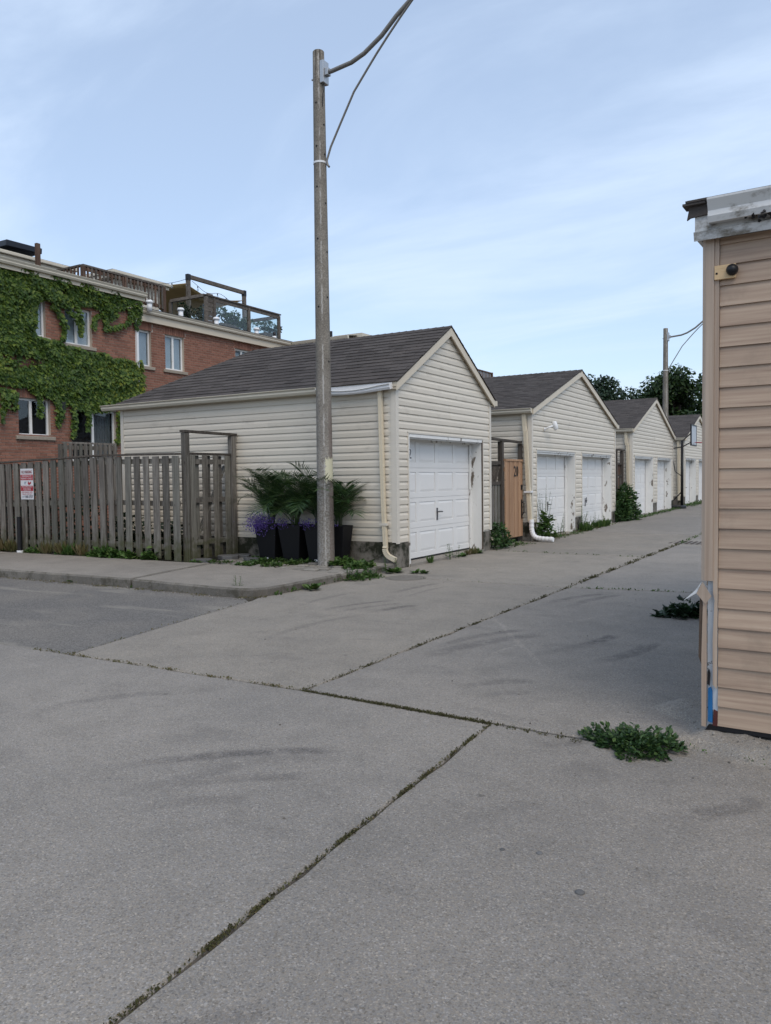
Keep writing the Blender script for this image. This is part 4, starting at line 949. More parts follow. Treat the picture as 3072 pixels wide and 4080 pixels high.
for i, (cxp, pw) in enumerate([(-8.69, .475), (-8.18, .475), (-7.676, .42), (-7.29, .36)]):
    lab = ['black tapered planter spilling a big purple flower clump, nearest the grey gate', 'black tapered planter with a palm, second from the grey gate', 'black tapered planter, third from the grey gate, half behind the lamp post', 'black tapered planter, last of its row, behind the lamp post toward the downspout'][i]
    root = empty('planter', (cxp, y_p, .09), lab, 'planter', 'black tapered planters in a row by the garage wall')
    t, bt, z0, z1 = pw/2, pw*.33, .09, .70; mb = MB()
    def sq(h, z): return [(cxp-h, y_p-h*.82, z), (cxp+h, y_p-h*.82, z), (cxp+h, y_p+h*.82, z), (cxp-h, y_p+h*.82, z)]
    vs = sq(bt, z0)+sq(t, z1)+sq(t-.02, z1)+sq(t-.03, z1-.06)
    fs = [(3, 2, 1, 0)]+[(a+k, a+(k+1) % 4, a+4+(k+1) % 4, a+4+k) for a in (0, 4, 8) for k in range(4)]
    mb.add(vs, fs, .5); mb.build('pot', M['planter'], root, bevel=.004, fix=False)
    mb = MB(); mb.add(sq(t-.029, z1-.05), [(0, 1, 2, 3)], .5); mb.build('potting_soil', M['soil'], root)
    if i in (0, 2):
        mb = MB(); mb.box(cxp-.02, cxp+.04, y_p-bt*.9-.012, y_p-bt*.86-.0, .11, .135); mb.build('sticker', M['plastic_white'], root)
    # palm
    plab = ['palm in the planter with the big purple flowers', 'tallest upright palm, in the second planter from the grey gate', 'palm growing directly behind the lamp post', 'palm leaning out past the lamp post toward the downspout'][i]
    pal = empty('palm', (cxp, y_p, z1-.05), plab, 'palm', 'palms in the black planters')
    st = MB(); lf = MB(); nf = [22, 26, 22, 20][i]
    for k in range(5):
        a = random.uniform(0, 6.28); st.tube([(cxp+.05*math.cos(a), y_p+.05*math.sin(a), z1-.08), (cxp+.07*math.cos(a), y_p+.07*math.sin(a), z1+.25)], [.020, .011], 7)
    for k in range(nf):
        az_ = k*2.399+random.uniform(-.3, .3)+i; e0 = R_(88-34*(k/nf)-random.uniform(0, 14)); bend = R_(30+85*(k/nf)+random.uniform(0, 25))
        Lf = random.uniform(.88, 1.2)*(1.06 if i == 1 else .98)
        hyd = math.sin(az_)
        Lf *= 1-.24*abs(math.cos(az_))
        if abs(math.cos(az_)) > .5: e0 = max(e0, R_(66))
        if i == 3 and math.cos(az_) > .3: Lf *= .85
        if i == 0 and hyd < -.15: e0 = max(e0, R_(74)); bend = min(bend, R_(62))
        if hyd > .2: Lf *= .70; e0 = max(e0, R_(76))
        zb = z1+random.uniform(-.02, .16); frond(lf, (cxp+.03*math.cos(az_), y_p+.03*math.sin(az_), zb), az_, Lf, e0, bend, 27, .0078, .36)
    st.build('cane', M['palmstem'], pal, smooth=True); lf.build('fronds', M['palm'], pal, fix=False)
    # flowers
    fl = [1250, 150, 170, 60][i]
    fc = np.array([cxp-.10+([0, .02, .0, .05][i]), y_p-.17, z1+.03]); rad = np.array([[.24, .17, .15], [.17, .10, .07], [.20, .10, .07], [.16, .09, .06]][i])
    if i == 1: fc[0] -= .06
    P = fc+rng.normal(size=(fl, 3))*rad*.55; P[:, 2] = np.maximum(P[:, 2], z1-.19+0*P[:, 0]); P[:, 1] = np.minimum(P[:, 1], y_p+.05)
    inside = (P[:, 2] < z1) & (P[:, 1] > y_p-t*.82-.005); P[inside, 1] = y_p-t*.82-.012-rng.random(inside.sum())*.05
    me = leaves_mesh('blossoms', P, unit(fl)+np.array([0, -.5, .5]), unit(fl), rng.uniform(.018, .032, fl), 'oval', off=(cxp-.1, y_p-.12, z1-.04))
    fr_ = empty('flower_clump', (cxp-.1, y_p-.12, z1-.04), ['large purple flower clump trailing over its black planter rim', 'thin purple flower clump in the second planter from the grey gate', 'low purple flower clump beside the lamp post', 'small purple flower clump in the planter behind the lamp post'][i], 'flowers', 'purple flowers in the black planters')
    link('blossoms', me, M['flower'], fr_)
    n2 = fl//2; P2 = fc+rng.normal(size=(n2, 3))*rad*.5; P2[:, 2] = np.maximum(P2[:, 2], z1-.04); P2[:, 1] = np.clip(P2[:, 1], y_p-t*.7, y_p+.1)
    link('foliage', leaves_mesh('foliage', P2, unit(n2)+np.array([0, 0, .4]), unit(n2), .03, 'lance', off=(cxp-.1, y_p-.12, z1-.04)), M['bush'], fr_)

# =====================================================================
# SIDE GATES BETWEEN THE GARAGES
# =====================================================================
SX = -6.625
sg = empty('side_fence', (SX, 15.1, 0), 'dark old fence panel with lattice top between two garages, beside the cedar gate', 'fence')
yA, yB = 14.68, PX(1993, 2000, SX)[1]
for k, y in enumerate(np.arange(yA+.02, yB-.08, .155)):
    mb = MB(); mb.box(SX-.02, SX, y, y+.10, .05, 1.30); mb.build('board', M['fence'], sg)
for k, y in enumerate(np.arange(yA+.02, yB-.02, .062)):
    mb = MB(); mb.beam((SX-.01, y-.16, 1.36), (SX-.01, y+.08, 1.72), .008, .028, up=(1, 0, 0)); mb.build('lattice_strip', M['oldwood'], sg)
for z in (1.33, 1.76):
    mb = MB(); mb.box(SX-.03, SX+.02, yA-.02, yB, z-.035, z+.035); mb.build('rail', M['oldwood'], sg)
mb = MB(); mb.box(SX-.05, SX+.05, yB, yB+.10, 0, 2.22); mb.build('post', M['oldwood'], sg)
mb = MB(); mb.box(SX-.05, SX+.05, PX(2072, 2000, SX)[1], PX(2086, 2000, SX)[1], 0, 2.20); mb.build('post', M['oldwood'], sg)
mb = MB(); mb.beam((SX, yA-.02, 2.27), (SX, 16.9, 2.235), .10, .045); mb.build('top_beam', M['oldwood'], sg)
cg = empty('cedar_gate', (SX+.06, 16.05, 0), 'fresh orange cedar gate carrying the number 20 between two garages', 'gate')
ya, yb = PX(2011, 2000, SX+.07)[1], PX(2081, 2000, SX+.07)[1]
nbd = 8; wd = (yb-ya)/nbd
for k in range(nbd):
    mb = MB(); dd = .0 if k % 2 else .008; mb.box(SX+.055+dd, SX+.08+dd, ya+k*wd+.002, ya+(k+1)*wd-.002, .13, 1.80); mb.build('board', M['cedar'], cg, bevel=.003)
mb = MB(); mb.box(SX+.04, SX+.10, ya-.002, yb+.002, 1.801, 1.845); mb.build('top_rail', M['cedar'], cg)
for z in (.35, 1.0, 1.62):
    mb = MB(); mb.box(SX+.02, SX+.0545, ya, yb, z-.04, z+.04); mb.build('rail', M['cedar'], cg)
me = text_mesh('20', .33, .78, .004); o = link('number', me, M['black'], cg); o.rotation_euler = (R_(90), 0, R_(90)); o.location = Vector((SX+.092, PX(2056, 1880, SX+.09)[1], PX(2056, 1880, SX+.09)[2]))-wl(cg)
mb = MB(); mb.box(SX+.089, SX+.10, yb-.14, yb-.06, 1.17, 1.28); mb.build('lock', M['black'], cg); mb = MB(); mb.box(SX+.089, SX+.10, yb-.12, yb-.07, .52, .95); mb.tube([(SX+.10, yb-.095, .90), (SX+.14, yb-.08, .86), (SX+.14, yb-.08, .66), (SX+.10, yb-.095, .60)], .012, 7); mb.build('latch', M['black'], cg)

s2 = empty('old_side_fence', (SX, 25.0, 0), 'dark rotting fence between two double garages, overgrown by a climbing bush', 'fence')
for k, y in enumerate(np.arange(24.05, 25.85, .16)):
    mb = MB(); mb.box(SX-.02, SX, y, y+.11, .05, 1.42+random.uniform(-.03, .03)); mb.build('board', M['rustwood'] if k in (3, 4, 8) else M['oldwood'], s2)
for z in (1.46, 1.84):
    mb = MB(); mb.box(SX-.03, SX+.02, 24.02, 25.9, z-.03, z+.03); mb.build('rail', M['oldwood'], s2)
for y in (24.10, 25.0, 25.75):
    mb = MB(); mb.box(SX-.05, SX+.05, y-.05, y+.05, 0, 2.25); mb.build('post', M['oldwood'], s2)
mb = MB(); mb.box(SX-.06, SX-.04, 24.05, 25.8, 1.49, 1.81); mb.build('lattice_panel', M['rustwood'], s2)
mb = MB(); mb.beam((SX, 24.0, 2.28), (SX, 25.95, 2.28), .1, .045); mb.build('top_beam', M['oldwood'], s2)

# basketball hoop
hb = G(2712, 2030, gz(31)*.8); hx, hy, hz0 = hb[0], hb[1], hb[2]
hoop = empty('basketball_hoop', (hx, hy, hz0), 'portable black basketball hoop stand in front of the far garages', 'basketball hoop')
mb = MB(); mb.prism([(hx-.55, hy-.38), (hx+.10, hy-.30), (hx+.22, hy), (hx+.10, hy+.30), (hx-.55, hy+.38)], 'z', hz0, hz0+.17); mb.build('base', M['black'], hoop, bevel=.05)
pt = PY(2718, 1755, hy); pb = np.array([hx+.05, hy, hz0+.15])
mb = MB(); mb.tube([pb, pt], .05, 12); mb.build('pole', M['black'], hoop, smooth=True)
mb = MB(); mb.tube([(hx-.45, hy, hz0+.17), pb+(np.array(pt)-pb)*.22], .022, 8); mb.build('strut', M['black'], hoop)
bbp = PY(2764, 1735, hy); bx = bbp[0]; bz = bbp[2]
mb = MB(); mb.tube([pb+(np.array(pt)-pb)*.99, (bx-.03, hy, bz+.15)], .022, 8); mb.tube([pb+(np.array(pt)-pb)*.88+np.array([-.40, 0, 0]), pb+(np.array(pt)-pb)*.90, (bx-.03, hy, bz-.22)], .022, 8); mb.build('arm', M['black'], hoop)
mb = MB(); q = pb+(np.array(pt)-pb)*.88+np.array([-.40, 0, 0]); mb.tube([q, q+np.array([.14, 0, -.9]), pb+(np.array(pt)-pb)*.45], .018, 8); mb.build('lift_handle', M['black'], hoop)
mb = MB(); mb.box(bx-.02, bx+.01, hy-.52, hy+.52, bz-.36, bz+.36); bd = mb.build('backboard', M['frostbl'], hoop)
for (a, b_, c_, d_) in ((-.55, .55, .36, .41), (-.55, .55, -.41, -.36), (-.55, -.5, -.36, .36), (.5, .55, -.36, .36)):
    mb = MB(); mb.box(bx-.03, bx+.02, hy+a, hy+b_, bz+c_, bz+d_); mb.build('frame', M['black'], bd)
mb = MB(); ring = [(bx+.26+.22*math.cos(t), hy+.22*math.sin(t), bz-.28) for t in np.linspace(0, 2*math.pi, 19)]; mb.tube(ring, .01, 6); mb.build('rim', M['signred'], hoop)

# =====================================================================
# TAN GARAGE AT THE RIGHT
# =====================================================================
cor = G(2792, 2893, .06)
tg = empty('tan_garage', (cor[0], cor[1], 0), 'garage clad in tan woodgrain siding with a torn lower corner and dirty white gutter', 'garage')
tg.rotation_euler = (0, 0, R_(-2.2))
def LB(name, mat, f, bevel=0, smooth=False):
    mb = MB(); f(mb); return mb.build(name, mat, tg, local=True, bevel=bevel, smooth=smooth)
LW, LD, TZ = 6.5, 6.0, 2.715
LB('wall', M['housewrap'], lambda m: (m.box(.03, LW, .02, .14, .05, TZ+.05, .5), m.box(.022, .12, .141, LD, .05, TZ+.05, .5)))
hcl = .1085; k = 0; zb0 = .074
while zb0+k*hcl < TZ-.02:
    z0 = zb0+k*hcl; zh = min(hcl, TZ-z0)
    board(lambda s, d, z: (s, .0195-d, z), z0, 0, zh, lambda z: .086, lambda z: LW, CLAP, 'siding_board', M['tan'], tg, local=True)
    board(lambda s, d, z: (.0215-d, s, z), z0, 0, zh, lambda z: .10, lambda z: LD, CLAP, 'siding_board', M['tan'], tg, local=True)
    k += 1
# corner post: whole down to .85 m, below that torn open
LB('corner_trim', M['tanv'], lambda m: (m.prism([(.0, .0), (.018, -.010), (.06, -.012), (.0605, .006), (.0, .012)], 'z', .872, TZ, .5), m.box(-.002, .016, .0125, .085, .872, TZ, .5), m.box(.0608, .084, -.004, .018, .80, TZ, .5)))
LB('torn_edge_strip', M['tanv'], lambda m: m.prism([(.062, .80), (.075, .74), (.084, .755), (.0845, .80)], 'y', -.0035, .004, .5))
LB('trim_remnant', M['tanv'], lambda m: m.prism([(.006, .066), (.028, .064), (.030, .40), (.028, .82), (.012, .83), (.004, .45)], 'y', -.012, .002, .5))
LB('trim_remnant', M['tanv'], lambda m: m.prism([(.062, .30), (.082, .28), (.0835, .75), (.068, .76), (.060, .55)], 'y', -.003, .006, .5))
LB('trim_remnant', M['brownwood'], lambda m: m.prism([(-.012, .45), (.006, .40), (.006, .80), (-.006, .80)], 'y', -.008, .004, .5))
LB('torn_flap', M['tanv'], lambda m: m.add([(-.022, -.016, .80), (.010, -.022, .865), (.058, -.028, .79), (.025, -.024, .745), (-.022, -.013, .80), (.010, -.019, .865), (.058, -.025, .79), (.025, -.021, .745)], [(0, 1, 2, 3), (7, 6, 5, 4), (0, 3, 7, 4), (1, 0, 4, 5), (2, 1, 5, 6), (3, 2, 6, 7)]))
LB('torn_flap', M['oldwhite'], lambda m: m.add([(-.022, -.016, .802), (-.030, -.010, .815), (.006, -.018, .868), (-.095, -.002, .752), (-.022, -.013, .80)], [(0, 2, 1), (0, 1, 3), (4, 0, 3)]))
LB('blue_board', M['blue'], lambda m: m.prism([(.036, .09), (.060, .085), (.058, .26), (.050, .285), (.036, .275)], 'y', .008, .018, .5))
LB('red_board', M['redwood'], lambda m: m.prism([(.060, .072), (.088, .07), (.084, .15), (.066, .16)], 'y', .006, .0185, .5))
LB('membrane_and_gap_shade', M['black'], lambda m: (m.prism([(.032, .30), (.044, .29), (.048, .36), (.040, .385), (.034, .37)], 'y', .004, .012, .5), m.prism([(.02, .04), (.10, .046), (.5, .050), (1.4, .052), (1.4, .075), (.10, .076), (.04, .075)], 'y', .008, .016, .5)))  # membrane scrap, plus a black strip painting the shadow gap below the siding
LB('blue_sill_strip', M['blue'], lambda m: m.prism([(.20, .052), (2.5, .053), (2.5, .075), (.20, .075)], 'y', .0145, .019, .5))
# white fascia, gutter and roof edge
LB('fascia', M['oldwhite'], lambda m: (m.box(-.03, LW, -.055, -.03, TZ+.005, TZ+.17, .5), m.box(-.03, LW, -.0295, .02, TZ+.003, TZ+.018, .5), m.box(-.032, -.012, -.029, LD, TZ+.004, TZ+.17, .5), m.prism([(-.056, TZ-.015), (-.04, TZ+.004), (-.056, TZ+.035), (-.070, TZ+.03)], 'x', -.034, LW, .5)))
def gut(m):
    prof = [(-.057, .155), (-.057, .06), (-.115, .055), (-.128, .085), (-.120, .115), (-.150, .165), (-.150, .175), (-.143, .175), (-.143, .166), (-.113, .116), (-.121, .086), (-.112, .061), (-.064, .066), (-.064, .155)]
    m.prism([(y, z+TZ) for y, z in prof], 'x', .048, LW, .5)
LB('gutter', M['oldwhite'], gut)
def gunk(m):
    for k in range(26):
        x = .28+random.gauss(0, .035)+(0 if k < 16 else .16+random.uniform(-.1, .25)); q = Vector((x, -.10+random.gauss(0, .012), TZ+.062-abs(random.gauss(0, .010))))
        r = random.uniform(.005, .012); m.tube([q, q+Vector((random.uniform(-.012, .012), random.uniform(-.01, .01), -r))], [r, r*.4], 5)
LB('gutter_debris', M['black'], gunk)
RS = .28
LB('roof', M['deckroof'], lambda m: m.add([(-.05, -.075, TZ+.172), (LW, -.075, TZ+.172), (LW, LD/2, TZ+.172+RS*3.07), (-.05, LD/2, TZ+.172+RS*3.07), (LW, LD+.08, TZ+.172), (-.05, LD+.08, TZ+.172)], [(0, 1, 2, 3), (3, 2, 4, 5)]))
rf = bpy.data.objects[[o.name for o in tg.children if o.name.startswith('roof')][0]]
st = MB(); thr = math.atan(RS)
shingle_slope((-.07, -.095, TZ+.176), (1, 0, 0), (0, math.cos(thr), math.sin(thr)), (0, -math.sin(thr), math.cos(thr)), lambda u: (0.0, LW), 3.2, st)
o = st.build('shingles', M['shingle'], rf, local=True, fix=False); stuff(o)
LB('shingle_stub', M['shingle'], lambda m: (m.box(-.085, .03, -.10, .0, TZ+.168, TZ+.180), m.box(-.06, .045, -.105, .02, TZ+.181, TZ+.192), m.prism([(-.068, TZ+.10), (-.05, TZ+.11), (.047, TZ+.115), (.047, TZ+.167), (-.055, TZ+.167)], 'y', -.07, -.0555)))
# plywood plate with black dome camera
pc = PY(2893, 1085, cor[1]); u0 = pc[0]-cor[0]; zc = pc[2]
cam_r = empty('dome_camera', (cor[0]+u0+.03, cor[1]-.015, zc), 'small black dome camera on a bare pine plate on the tan siding', 'camera'); cam_r.rotation_euler = (0, 0, R_(-2.2))
mb = MB(); mb.box(-.085, .020, -.010, .010, -.038, .036, .5); mb.build('mounting_plate', M['pine'], cam_r, local=True, bevel=.002)
mb = MB(); mb.tube([(.005, -.010, .002), (.005, -.024, .002), (.005, -.040, .002), (.005, -.048, .002)], [.030, .030, .021, .008], 18, .5); mb.build('dome', M['black'], cam_r, local=True, smooth=True)
mb = MB(); mb.tube([(-.073, -.009, -.006), (-.073, -.0115, -.006)], .006, 8); mb.build('screw_hole', M['dark'], cam_r, local=True)

# =====================================================================
# TOWNHOUSES
# =====================================================================
def brickwork(root, X, y0, y1, z0, z1, holes, soldier=(), limit=300, face=1, pref=None):
    """running-bond bricks on a wall facing +X; holes are (ya,yb,za,zb)"""
    BL, BH, J = .196, .063, .013; wall = MB()
    ys = sorted(set([y0, y1]+[q for h in holes for q in h[:2]])); zs = sorted(set([z0, z1]+[q for h in holes for q in h[2:]]))
    for a, b_ in zip(ys, ys[1:]):
        for c, d in zip(zs, zs[1:]):
            ym, zm = (a+b_)/2, (c+d)/2
            if not any(h[0] < ym < h[1] and h[2] < zm < h[3] for h in holes): wall.box(X-.22, X-.012, a, b_, c, d, .5)
    wo = wall.build('wall', M['mortar'], root)
    me0 = MB().box(-.06, 0, 0, BL, 0, BH, .5).mesh('brick'); st = MB(); cnt = 0; row = 0; z = z0; cand = []
    blocked = list(holes)+list(soldier)
    while z+BH <= z1:
        y = y0-(BL+J)/2*(row % 2)
        while y < y1:
            a, e = max(y, y0), min(y+BL, y1)
            segs = [(a, e)]
            for h in blocked:
                if z+BH*.5 > h[2]-.002 and z+BH*.5 < h[3]+.002:
                    ns = []
                    for (p, q) in segs:
                        if q <= h[0] or p >= h[1]: ns.append((p, q))
                        else:
                            if p < h[0]-.02: ns.append((p, h[0]-.004))
                            if q > h[1]+.02: ns.append((h[1]+.004, q))
                    segs = ns
            for (p, q) in segs:
                if q-p > .03:
                    full = abs(q-p-BL) < 1e-4
                    cand.append((p, q, z, full))
            y += BL+J
        z += BH+J; row += 1
    if pref: cand.sort(key=lambda c: pref(c))
    for (p, q, z, full) in cand:
        dx = random.uniform(-.003, .003)
        if full and cnt < limit and (pref is None or pref((p, q, z, full)) < 1e5):
            o = link('brick', me0, M['brick'], wo); o.location = Vector((X+dx, p, z))-wl(wo); cnt += 1
        else: st.box(X-.06+dx, X+dx, p, q, z, z+BH)
    # soldier courses
    for (ya, yb, za, zb) in soldier:
        y = ya+.003
        while y+BH <= yb+.01:
            st.box(X-.06, X+.001+random.uniform(-.002, .002), y, y+BH, za+.004, zb-.004); y += BH+J
    stuff(st.build('bricks', M['brick'], wo, fix=False))
    return wo
def window(root, X, ya, yb, za, zb, mull=None, fill='blind', sill=True, door=False, fr=.055):
    Xi = X-.09
    mb = MB(); mb.box(Xi-.05, Xi, ya, ya+fr, za, zb); mb.box(Xi-.05, Xi, yb-fr, yb, za, zb); mb.box(Xi-.05, Xi, ya+fr, yb-fr, za, za+fr); mb.box(Xi-.05, Xi, ya+fr, yb-fr, zb-fr, zb)
    if mull is not None: ymu = ya+(yb-ya)*mull; mb.box(Xi-.05, Xi+.002, ymu-.035, ymu+.035, za+fr, zb-fr)
    wn_ = mb.build('patio_door' if door else 'window', M['winwhite'], root, bevel=.004)
    segs = [(ya+fr, yb-fr)] if mull is None else [(ya+fr, ymu-.035), (ymu+.035, yb-fr)]
    for i, (a, c) in enumerate(segs):
        mb = MB(); mb.box(Xi-.030, Xi-.022, a, c, za+fr, zb-fr, .5); mb.build('pane', M['glass'], wn_)
        f = fill if isinstance(fill, str) else fill[i]
        if f == 'blind':
            mb = MB(); z = za+fr
            while z < zb-fr-.02: mb.add([(Xi-.05, a, z), (Xi-.05, c, z), (Xi-.062, c, z+.024), (Xi-.062, a, z+.024)], [(0, 1, 2, 3)], .5); z += .026
            mb.build('blind', M['blind'], wn_)
        elif f == 'pale':
            mb = MB(); mb.box(Xi-.075, Xi-.07, a, c, za+fr, zb-fr); mb.build('curtain', M['frostbl'], wn_)
        elif f == 'sheer':
            mb = MB(); n = 14; v = []
            for j in range(n+1):
                yj = a+(c-a)*j/n; xj = Xi-.10+(.02 if j % 2 else 0); v += [(xj, yj, za+fr), (xj, yj, zb-fr)]
            mb.add(v, [(2*j, 2*j+2, 2*j+3, 2*j+1) for j in range(n)], .5); mb.build('curtain', M['curtain'], wn_)
    mb = MB(); mb.box(X-.2285, X-.2215, ya-.15, yb+.15, za-.15, zb+.15); mb.build('dark_room', M['dark'], wn_)
    if sill:
        mb = MB(); mb.box(X-.10, X+.055, ya-.10, yb+.10, za-.10, za-.004); mb.build('sill', M['stone'], wn_, bevel=.012)
    return wn_

# --- the house under the ivy
XI = -17.6
def yz(px, py, X): q = PX(px, py, X); return q[1], q[2]
hi = empty('ivy_townhouse', (XI, 12.5, 0), 'red brick townhouse smothered in green ivy behind the grey fence', 'house')
W = {}
def rect(p1, p2, X):
    (a, b_), (c, d) = yz(*p1, X), yz(*p2, X); return (min(a, c), max(a, c), min(b_, d), max(b_, d))
w_low = rect((72, 1582), (204, 1740), XI); w_up1 = rect((95, 1180), (184, 1345), XI); w_up2 = rect((258, 1215), (368, 1384), XI); dr = rect((285, 1625), (468, 1840), XI)
YC = yz(548, 1300, XI)[0]; ZT = yz(300, 1125, XI)[1]
sold_low = (w_low[0]-.05, w_low[1]+.05, w_low[3], w_low[3]+.21)
brickwork(hi, XI, 5.0, YC, 0.0, 6.30, [w_low, w_up1, w_up2, dr], [sold_low], 300, pref=lambda c: ((0 if 11.6 < c[0] < 16 and ((1.8 < c[2] < 3.7) or (4.7 < c[2] < 5.7 and c[0] > 13.9)) else 1e6)+c[2]*.001))
window(hi, XI, *w_low, mull=.44, fill=('dark', 'dark')); window(hi, XI, *w_up1, fill='blind'); window(hi, XI, *w_up2, mull=.48, fill=('pale', 'blind'))
window(hi, XI, *dr, mull=.50, fill=('dark', 'sheer'), sill=False, door=True)
zg_ = yz(584, 1177, XI)[1]
def eave(root, X, ya, yb, z, mat=None):
    mb = MB(); mb.box(X-.01, X+.30, ya, yb, z-.36, z-.30, .5); mb.build('soffit', M['fascia'], root)
    mb = MB(); mb.box(X+.28, X+.30, ya, yb, z-.297, z-.10, .5); mb.box(X-.01, X+.03, ya, yb, z-.299+.001, z-.06, .5); mb.build('fascia', M['fascia'], root)
    mb = MB(); mb.prism([(X+.301, z-.10), (X+.37, z-.10), (X+.40, z-.05), (X+.395, z-.03), (X+.42, z), (X+.301, z)], 'y', ya-.0, yb+.0, .5); mb.build('gutter', M['gutter'], root)
def eave2(root, X, ya, yb, z, fh=.22):
    """fascia + K gutter close to the wall face"""
    mb = MB(); mb.box(X-.20, X+.14, ya, yb, z-.13-fh, z-.13, .5); mb.build('fascia', M['fascia'], root)
    pr = [(X+.141, z-.13), (X+.21, z-.13), (X+.235, z-.085), (X+.23, z-.06), (X+.26, z-.01), (X+.26, z), (X+.141, z)]
    n = len(pr); mb = MB(); mb.add([(a, ya, b_) for a, b_ in pr]+[(a, yb, b_) for a, b_ in pr], [tuple(range(n)), tuple(range(n, 2*n))[::-1]]+[(i, (i+1) % n, n+(i+1) % n, n+i) for i in range(n)], .5)
    mb.build('gutter', M['gutter'], root)
eave2(hi, XI, 5.0, yz(584, 1177, XI+.2)[0], zg_, .10)
mb = MB(); mb.box(-30, XI+.10, 5.0, YC+.15, zg_-.12, zg_-.02); mb.build('flat_roof', M['deckroof'], hi)
mb = MB(); mb.box(-26, XI-.23, 5.0, YC-.002, 0, 6.3); mb.build('house_body', M['mortar'], hi)
yd = YC+.05
mb = MB(); mb.box(XI-.02, XI+.07, YC-.10, YC-.03, .4, zg_-.35, .5); mb.build('downspout', M['plastic_white'], hi)

# --- the next house, set back
XR = -18.5
hr = empty('brick_townhouse', (XR, 20, 0), 'red brick townhouse with white windows and a glass railed roof terrace', 'house')
r1 = rect((549, 1312), (605, 1462), XR); r2 = rect((657, 1331), (736, 1482), XR); r3 = rect((938, 1389), (1002, 1540), XR); r4 = rect((1040, 1410), (1100, 1560), XR)
r1 = (max(r1[0], YC+.25), r1[1], r2[2], r2[3]); r3 = (r3[0], r3[1], r2[2], r2[3]); r4 = (r4[0], r4[0]+1.0, r2[2], r2[3])
zr = yz(800, 1281, XR+.2)[1]; YE = yz(1157, 1390, XR)[0]
sold = [(r[0]-.06, r[1]+.06, r[3], r[3]+.22) for r in (r1, r2, r3, r4)]
brickwork(hr, XR, YC-1.2, YE, 1.2, 6.42, [r1, r2, r3, r4], sold, 300, pref=lambda c: ((0 if YC+.3 < c[0] < 21.5 and c[2] > 4.4 else 1e6)+abs(c[0]-17.5)))
window(hr, XR, *r1, fill='pale'); window(hr, XR, *r2, mull=.5, fill='pale'); window(hr, XR, *r3, mull=.5, fill='pale'); window(hr, XR, *r4, mull=.5, fill='dark')
mb = MB(); mb.box(-27, XR-.23, YC+.002, YE+9, 0, 6.4); mb.build('house_body', M['mortar'], hr)
eave2(hr, XR, YC-1.0, YE, zr)
mb = MB(); mb.box(-30, XR+.12, YC+.16, YE+.2, zr-.12, zr-.025); mb.build('flat_roof', M['deckroof'], hr)
mb = MB(); mb.box(XR+.14, XR+.262, YC-1.0, YE, zr+.001, zr+.02); mb.build('drip_edge', M['black'], hr)

# --- third house, standing forward, seen end-on
YT = YE; XT = PY(1395, 1368, YT)[0]
ht = empty('far_townhouse', (XR, YT+3, 0), 'brick townhouse wing with cream eaves whose gutter turns the corner behind the garage roof', 'house')
zt_ = zr
mb = MB(); mb.box(-26, XT-.25, YT, YT+7, 0, zt_-.36); mb.build('wall', M['brick'], ht)
mb = MB(); mb.box(XR+.262, XT, YT-.14, YT+.2, zt_-.35, zt_-.13); mb.build('fascia', M['fascia'], ht)
mb = MB(); mb.prism([(YT-.141, zt_-.13), (YT-.21, zt_-.13), (YT-.235, zt_-.085), (YT-.26, zt_-.01), (YT-.26, zt_), (YT-.141, zt_)], 'x', XR+.262, XT+.05, .5); mb.build('gutter', M['gutter'], ht)
mb = MB(); mb.add([(XR-.5, YT-.2, zt_+.0), (XT+.05, YT-.2, zt_+.0), (XT+.05, YT+4, zt_+.55), (XR-.5, YT+4, zt_+.55)], [(0, 1, 2, 3)]); mb.build('roof', M['shingle'], ht)
mb = MB(); mb.add([(XR-2.6, YT-.6, zr+.02), (XR-.1, YT-.6, zr+.02), (XR+.0, YT+3, zr+.30), (XR-2.6, YT+3, zr+.75)], [(0, 1, 2, 3)]); mb.build('roof', M['shingle'], ht)
mb = MB(); q = PY(1253, 1375, YT-.2); mb.box(q[0]-.04, q[0]+.04, YT-.22, YT-.15, 3.5, zt_-.10); mb.build('downspout', M['gutter'], ht)
q = PY(1395, 1345, YT+1.0)
mb = MB(); mb.box(XT-1.0, XT+.25, YT+.4, YT+6, zt_-.2, q[2]+.0); mb.build('rear_wing', M['gutter'], ht)
mb = MB(); q = PX(1340, 1340, XT-.2); q = PY(1319, 1320, YT+.5); mb.tube([(q[0], YT+.5, zt_-.1), (q[0], YT+.5, q[2])], .055, 10); mb.build('vent_pipe', M['black'], ht)

# brown slatted screen seen between the first two garages
q0 = PX(1920, 1475, -15.0); q1 = PX(1958, 1525, -15.0)
sc_ = empty('deck_screen', (-15, (q0[1]+q1[1])/2, 0), 'brown slatted wood deck screen rising behind the gap between two garages', 'screen')
yq = q0[1]-.6
while yq < q1[1]+.0:
    mb = MB(); mb.box(-15.02, -15.0, yq, yq+.10, 2.0, q0[2]-.02-(yq-q0[1])*.02); mb.build('slat', M['rustwood'], sc_); yq += .16
mb = MB(); mb.box(-15.03, -14.97, q0[1]-.6, q1[1]+.03, q0[2]-.06, q0[2]+.0); mb.build('rail', M['rustwood'], sc_)
mb = MB(); mb.box(-15.03, -14.95, q1[1]-.0, q1[1]+.09, .0, q0[2]+.01); mb.build('post', M['rustwood'], sc_)
mb = MB(); mb.box(-15.3, -15.04, q0[1]-.6, q1[1], 0, q0[2]-.5); mb.build('backing', M['oldwood'], sc_)

